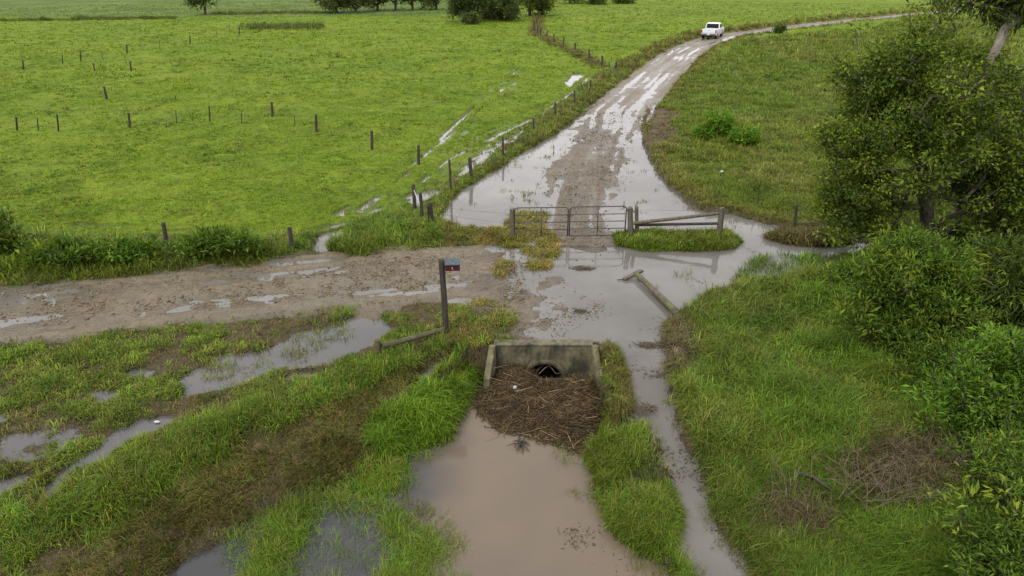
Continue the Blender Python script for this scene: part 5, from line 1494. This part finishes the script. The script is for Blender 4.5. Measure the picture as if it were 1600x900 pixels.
# second trunk of the thicket with its own darker crown
B1 = stand(1585, 400)
def bl(u, v, dy, rx, ry, rz): return (*rel(B1, u, v, dy), rx, ry, rz)
tree('broadleaf_tree', B1, [bl(1590, 300, 0, 1.9, 1.8, 1.3), bl(1560, 380, -.5, 1.5, 1.5, 1.0), bl(1640, 230, .5, 2.0, 2.0, 1.7), bl(1650, 360, 0, 1.8, 1.8, 1.6)],
     [(0, 0, -.2), (-.1, 0, .8), rel(B1, 1570, 330), rel(B1, 1600, 250)], 640, 40, .36, .125, .45, 'dull', 'dull dark tree filling the right edge below the pale gum trunk', tipf=.10, gap=.25, rmax=.18)
# gum with the pale trunk
B2 = stand(1500, 392)
def bl(u, v, dy, rx, ry, rz): return (*rel(B2, u, v, dy), rx, ry, rz)
tree('gum_tree', B2, [bl(1588, 8, -1, .9, 1.2, .55), bl(1640, -10, -1.2, 1.1, 1.3, .7), bl(1535, -14, -.8, .7, .9, .42), bl(1610, -60, -1, 1.8, 1.8, 1.1)],
     [(0, 0, -.2), rel(B2, 1496, 300, .6), rel(B2, 1508, 190, .6), rel(B2, 1530, 130, -1.0), rel(B2, 1546, 96, -1.5), rel(B2, 1560, 70, -1.5), rel(B2, 1570, 45, -1.4), rel(B2, 1592, 0, -1.2)], 300, 44, .50, .19, .24, 'gum', 'leaning gum tree with a pale bare trunk and drooping leaves', rtip=.011, rmax=.135, bark='bark_pale', tipf=.25, droop=.55, up=.1, gap=.30, sides=9)
# spindly young tree poking up in front of the road
B3 = stand(1478, 300)
def bl(u, v, dy, rx, ry, rz): return (*rel(B3, u, v, dy), rx, ry, rz)
tree('young_gum_tree', B3, [bl(1470, 5, 0, .85, .8, .50), bl(1448, 8, 0, .55, .5, .22), bl(1475, 45, 0, .55, .5, .4), bl(1490, -30, 0, .8, .8, .7), bl(1462, 30, .1, .5, .5, .25)],
     [(0, 0, -.2), rel(B3, 1479, 200), rel(B3, 1478, 110), rel(B3, 1472, 60), rel(B3, 1468, 20), rel(B3, 1472, -20)], 70, 30, .30, .16, .30, 'gum', 'thin young gum whose sparse top crosses the distant track', rtip=.010, rmax=.075, tipf=.3, droop=.45, gap=.25)

def shrub(base, blobs, n, per, rad, size, aspect, pal, label, name='shrub', group=None, tipf=.3, droop=.05, up=.45, tipcol=None, rmax=.05, gap=.22, cat='shrub', minr=0.0, flat=.9):
    return tree(name, base, blobs, [(0, 0, -.15), (0, 0, .15)], n, per, rad, size, aspect, pal, label, cat, group, .005, rmax, 'bark', tipf, droop, up, flat, minr, gap, 'stem', tipcol, 5)
# shrubs in front of the thicket
b = stand(1408, 538)
shrub(b, [(0, 0, 1.35, 1.45, 1.1, 1.15), (-.8, .1, 1.1, .85, .8, .85), (.75, .1, 1.3, .9, .8, .95), (-.05, .2, 2.35, 1.0, .8, .65), (.2, -.3, .6, 1.3, .8, .55), (-.5, .2, 2.0, .7, .7, .5)], 760, 30, .26, .145, .24, 'shrub', 'rounded leafy shrub with yellow green shoots, tallest in front of the big tree', tipf=.38)
b = stand(1525, 690)
shrub(b, [(0, 0, .9, 1.2, .9, .85), (-.5, .1, .85, .75, .7, .65), (.7, .2, 1.05, .9, .8, .8), (.1, .3, 1.65, .85, .7, .5), (.9, .3, 1.6, .8, .7, .5)], 480, 30, .22, .125, .28, 'bright', 'bright fresh green shrub low on the right bank', tipf=.12)
b = stand(1560, 905)
shrub(b, [(0, 0, .9, 1.05, .9, .8), (.6, .3, 1.4, .9, .9, .9), (-.5, -.1, .85, .7, .6, .6), (.2, -.5, 1.0, .9, .7, .8), (.5, .9, 1.5, .6, .6, .6), (.1, .2, 1.7, .6, .6, .5)], 480, 28, .22, .115, .24, 'shrub', 'tall dark shrub with pale sprig tips in the bottom corner', tipf=.45, tipcol=(.22, .27, .03))
b = stand(1590, 545)
shrub(b, [(0, 0, .9, 1.6, 1.0, .8), (-1.0, .3, .8, .95, .8, .7), (.3, .4, 1.6, 1.3, .8, .75), (-.7, .4, 1.5, .8, .7, .5)], 380, 28, .3, .26, .13, 'dull', 'dark narrow leaved thicket bush with dead stems behind the bright shrub', tipf=.1, droop=.5, up=.1)
b = stand(1350, 445)
shrub(b, [(0, 0, .5, .9, .6, .45), (-.7, .1, .35, .6, .5, .3), (.6, 0, .6, .6, .6, .45)], 150, 22, .2, .14, .24, 'shrub', 'low bluish green shrub at the water edge under the big tree', tipf=.12)
b = stand(1500, 470)
shrub(b, [(0, 0, .9, 1.3, .9, .8), (.9, .1, 1.0, 1.1, .9, .8), (-.5, .2, .7, .7, .7, .6)], 200, 28, .3, .18, .26, 'dull', 'shadowy shrub wedged between the big tree and its front shrubs', tipf=.06)
b = stand(1470, 600)
shrub(b, [(0, 0, .6, .9, .7, .5), (-.5, .3, .5, .6, .6, .4), (.6, .3, .9, .7, .7, .6)], 200, 28, .24, .13, .26, 'shrub', 'small loose shrub filling the gap between rounded and bright shrubs', tipf=.25)
b = stand(1590, 780)
shrub(b, [(0, 0, .7, .9, .7, .6), (-.6, .2, .6, .6, .6, .45), (.3, .5, 1.1, .7, .7, .5)], 240, 28, .22, .12, .25, 'shrub', 'loose shrub below the bright shrub against the right edge', tipf=.3)
# bushes in the right field
FG = 'green bushes in the rough field beside the track'
for (u, v, w_, hgt, n, lab) in ((1117, 214, .85, 1.5, 170, 'tallest round bright bush in the rough field'), (1160, 226, .72, .95, 130, 'lower spreading bush right of the tallest field bush'), (1098, 216, .6, .6, 80, 'small bush hugging the left foot of the tallest field bush')):
    b = stand(u, v); shrub(b, [(0, 0, hgt * .55, w_, w_, hgt * .48), (w_ * .5, .1, hgt * .35, w_ * .7, w_ * .6, hgt * .33), (-w_ * .4, 0, hgt * .3, w_ * .6, w_ * .6, hgt * .3)], n, 22, .22, .16, .42, [(.105, .21, .014), (.13, .24, .016), (.085, .175, .013)], lab, 'bush', FG, tipf=.15, cat='bush')
b = stand(1216, 52); shrub(b, [(0, 0, .55, .75, .6, .5)], 70, 20, .25, .22, .45, 'dull', 'small round dark bush on the edge of the distant track', 'bush', tipf=.05, cat='bush')
# verge weeds left
VG = 'leafy weed bushes on the verge'
for (u, v, blobs, n, pal, lab, tf) in ((338, 398, [(0, 0, .45, 1.15, .6, .45), (.9, 0, .35, .8, .5, .35), (-.8, 0, .3, .7, .5, .3)], 230, 'shrub', 'broad leafy weed bush between the two front fence posts', .2),
        (-8, 402, [(0, 0, .8, .85, .8, .75), (-.3, .2, 1.2, .7, .6, .5), (.5, 0, .4, .6, .5, .4)], 190, 'dark', 'dark bush cut by the left edge of the picture', .1),
        (110, 412, [(0, 0, .38, 1.1, .6, .36), (-.8, .2, .3, .7, .5, .3)], 170, 'shrub', 'low leafy weed bush near the dark bush on the verge', .2),
        (205, 408, [(0, 0, .33, .9, .5, .32)], 110, 'bright', 'fresh green weed bush left of the first front fence post', .2)):
    b = stand(u, v); shrub(b, blobs, n, 20, .2, .17, .38, pal, lab, 'weed_bush', VG, tipf=tf, cat='weed bush')
# dead brush
def brush(u, v, n, rx, ry, label, L=(.4, .9)):
    b = stand(u, v); mb = MB()
    for k in range(n):
        c = Vector((random.gauss(0, rx), random.gauss(0, ry), 0)); a = random.uniform(0, 2 * math.pi); l = random.uniform(*L)
        d = Vector((math.cos(a), math.sin(a) * .7, random.uniform(.25, 1.0))).normalized() * l
        m_ = c + d * .5 + Vector((random.gauss(0, .05), random.gauss(0, .05), .06))
        t = c + d; mb.tube([c, m_, t], [.007, .005, .002], 4, cap=False)
        for q in range(4):
            e_ = m_.lerp(t, random.random()) ; mb.tube([e_, e_ + Vector((random.gauss(0, .12), random.gauss(0, .12), random.uniform(-.02, .16)))], [.0035, .0015], 3, cap=False)
    o = mb.build('dead_brush', M['dead_wood']); o.location = b; tag(o, label, 'dead brush', 'dead brush in the bank grass', 'stuff')
brush(1400, 770, 90, .65, .35, 'dead brown brush sprawled in the middle of the right bank')
brush(1515, 728, 80, .6, .3, 'dead brown brush between the bright shrub and the corner shrub')
brush(1440, 480, 40, .6, .4, 'bare dead stems leaning out of the thicket beside the rounded shrub', (.8, 1.6))
def stems(pts, label):
    b = stand(*pts[0][:2]); mb = MB()
    q = [Vector((0, 0, 0))] + [up_at(b, u, v) - b for u, v in pts[1:]]
    mb.tube(q, [.035, .03, .022, .012][:len(q)] if len(q) <= 4 else [.035 - .004 * i for i in range(len(q))], 6)
    o = mb.build('dead_branch', M['dead_wood']); o.location = b + Vector((0, -.9, .3)); tag(o, label, 'dead branch', 'long dead stems over the thicket')
stems([(1592, 510), (1560, 480), (1525, 448), (1490, 425)], 'long dead stem slanting up left across the dark thicket')
stems([(1580, 480), (1560, 452), (1545, 430), (1525, 405)], 'steeper dead stem crossing above the long slanting one')
# dead clumps
for (u, v, lab) in ((1228, 806, 'dark hollow of dead grass roots in the right bank'),):
    pass

# ------------------------------------------------------------------ distant trees
def ftree(u, vb, w_, hgt, n, lab, skirt=.15, pal='far', trunk=True, name='distant_tree', group='trees beyond the paddock', d=0, per=26, size=.42):
    b = stand(u, vb); b.y += d
    lean = random.uniform(-.3, .3); blobs = [(0, 0, hgt * .58, w_ * .8, w_ * .8, hgt * .36)]
    for k in range(5):
        a = random.uniform(0, 6.28); blobs.append((math.cos(a) * w_ * .55, math.sin(a) * w_ * .5, hgt * random.uniform(skirt + .15, .78), w_ * random.uniform(.4, .6), w_ * .5, hgt * random.uniform(.17, .26)))
    tree(name, b, blobs, [(0, 0, -.3), (lean * .3, 0, hgt * .18), (lean, 0, hgt * .4)], n, per, .75, size, .5, pal, lab, 'tree', group, .03, .32, 'bark', .10, .15, .2, .8, .035, .22)
ftree(321, 23, 3.3, 6.0, 110, 'lone spreading tree out in the far paddock', .25)
for u, vb, w_, h_, lab in ((526, 20, 3.4, 5.5, 'left end tree of the distant row, forked dark trunk'), (556, 20, 2.8, 5.0, 'second tree of the distant row, next to the left end one'), (590, 17, 3.4, 7, 'third tree in the distant row, standing mid row'), (618, 16, 3.2, 7, 'fourth tree in the distant row, close against the third'), (645, 16, 3.0, 7, 'right end tree of the dense part of the distant row'), (682, 15, 2.5, 5.5, 'smaller tree in the gap between the distant row and the near clump')):
    ftree(u, vb, w_ * 1.3, h_, 150, lab, .05)
NG = 'near clump of trees at the fence bend'
for u, vb, w_, h_, lab in ((732, 34, 2.6, 5.6, 'left tree of the clump with a low skirt of leaves'), (775, 31, 3.9, 7.0, 'broad middle tree of the clump, widest crown'), (828, 25, 3.3, 7.5, 'darker right tree of the clump beside the old fence')):
    ftree(u, vb, w_ * 1.25, h_, 330, lab, -.14, group=NG, per=30, size=.36, pal='far' if u < 800 else 'dull')
b = stand(733, 38); shrub(b, [(0, 0, .8, 1.5, 1.2, .8), (.8, 0, .6, .9, .8, .6)], 80, 24, .5, .34, .45, 'far', 'low bush at the foot of the left clump tree', 'bush', cat='bush', tipf=.1)
for u, vb, w_, h_, lab in ((890, 6, 4.2, 3.2, 'low dark tree just beyond the right hand paddock'), (932, 7, 2.6, 2.2, 'small round tree right of the low dark one'), (973, 5.5, 2.5, 2.0, 'last small round tree on the far right skyline')):
    ftree(u, vb, w_, h_, 80, lab, .0, pal='dull', group='small trees on the far side of the right paddock')
# reed patches in the far paddock
for (u0, u1, v, n, hh_, lab) in ((375, 505, 42, 560, .55, 'dark reed patch in the far paddock'), (-60, 275, 30.5, 2200, .42, 'dark reed line across the far paddock'), (330, 520, 21, 700, .5, 'thin reed line by the lone tree')):
    uu = RNG.uniform(u0, u1, n); vv_ = v + RNG.normal(0, 2.6 if n == 560 else .9, n) + (0 if n != 2200 else -.016 * (uu - 100)) - (0 if n != 700 else .012 * (uu - 400))
    P_ = np.array([stand(a_, b_) for a_, b_ in zip(uu[:], vv_[:])])
    lay('reed_patch', P_[:, 0], P_[:, 1], np.hypot(P_[:, 0], P_[:, 1]), 9, .35, hh_ * np.clip(.55 + .7 * fbm(uu, vv_ * 3, 18, 3, 2) + .3 * RNG.random(n), .12, 1.3), np.array([(.085, .115, .026), (.11, .14, .035)])[RNG.integers(0, 2, n)], lab, (.2, .8), cat='reeds')
# ------------------------------------------------------------------ daylight
SUN_EL, SUN_AZ = R(52), R(215)      # azimuth clockwise from +Y (the way the camera looks)
w = bpy.data.worlds.new("World"); SC.world = w; w.use_nodes = True
nt = w.node_tree; nt.nodes.clear()
def wn(t): return nt.nodes.new(t)
sky = wn('ShaderNodeTexSky'); sky.sky_type = 'NISHITA'; sky.sun_disc = False
sky.sun_elevation = SUN_EL; sky.sun_rotation = SUN_AZ
tc = wn('ShaderNodeTexCoord'); mp = wn('ShaderNodeMapping'); mp.inputs['Scale'].default_value = (1, 1, 2.2)
nz = wn('ShaderNodeTexNoise'); nz.inputs['Scale'].default_value = 1.7; nz.inputs['Detail'].default_value = 6; nz.inputs['Roughness'].default_value = .55
nt.links.new(tc.outputs['Generated'], mp.inputs['Vector']); nt.links.new(mp.outputs[0], nz.inputs['Vector'])
cr = wn('ShaderNodeValToRGB'); cr.color_ramp.elements[0].position = .3; cr.color_ramp.elements[0].color = (7.4, 7.4, 7.8, 1)
cr.color_ramp.elements[1].position = .7; cr.color_ramp.elements[1].color = (12.6, 12.5, 12.7, 1)
nt.links.new(nz.outputs['Fac'], cr.inputs[0])
cov = wn('ShaderNodeValToRGB'); cov.color_ramp.elements[0].position = .3; cov.color_ramp.elements[0].color = (.8,) * 3 + (1,)
cov.color_ramp.elements[1].position = .5; cov.color_ramp.elements[1].color = (1, 1, 1, 1)
nt.links.new(nz.outputs['Fac'], cov.inputs[0])
mx = wn('ShaderNodeMix'); mx.data_type = 'RGBA'
nt.links.new(cov.outputs[0], mx.inputs[0]); nt.links.new(sky.outputs[0], mx.inputs[6]); nt.links.new(cr.outputs[0], mx.inputs[7])
bg = wn('ShaderNodeBackground'); bg.inputs[1].default_value = 0.1
wo = wn('ShaderNodeOutputWorld')
nt.links.new(mx.outputs[2], bg.inputs[0]); nt.links.new(bg.outputs[0], wo.inputs[0])
sl = bpy.data.lights.new('sun', 'SUN'); sl.energy = 1.5; sl.angle = R(12); sl.color = (1, .96, .9)
so = bpy.data.objects.new('sun', sl); COL.objects.link(so)
dv = Vector((math.sin(SUN_AZ) * math.cos(SUN_EL), math.cos(SUN_AZ) * math.cos(SUN_EL), math.sin(SUN_EL)))
so.rotation_euler = dv.to_track_quat('Z', 'Y').to_euler(); so.location = dv * 60
vs = SC.view_settings; vs.view_transform = 'Standard'; vs.look = 'None'; vs.gamma = 1; vs.use_curve_mapping = False
vs.exposure = 0.55
SC.cycles.max_bounces = 6; SC.cycles.diffuse_bounces = 3; SC.cycles.glossy_bounces = 3; SC.cycles.transmission_bounces = 3; SC.cycles.transparent_max_bounces = 6
SC.cycles.caustics_reflective = False; SC.cycles.caustics_refractive = False
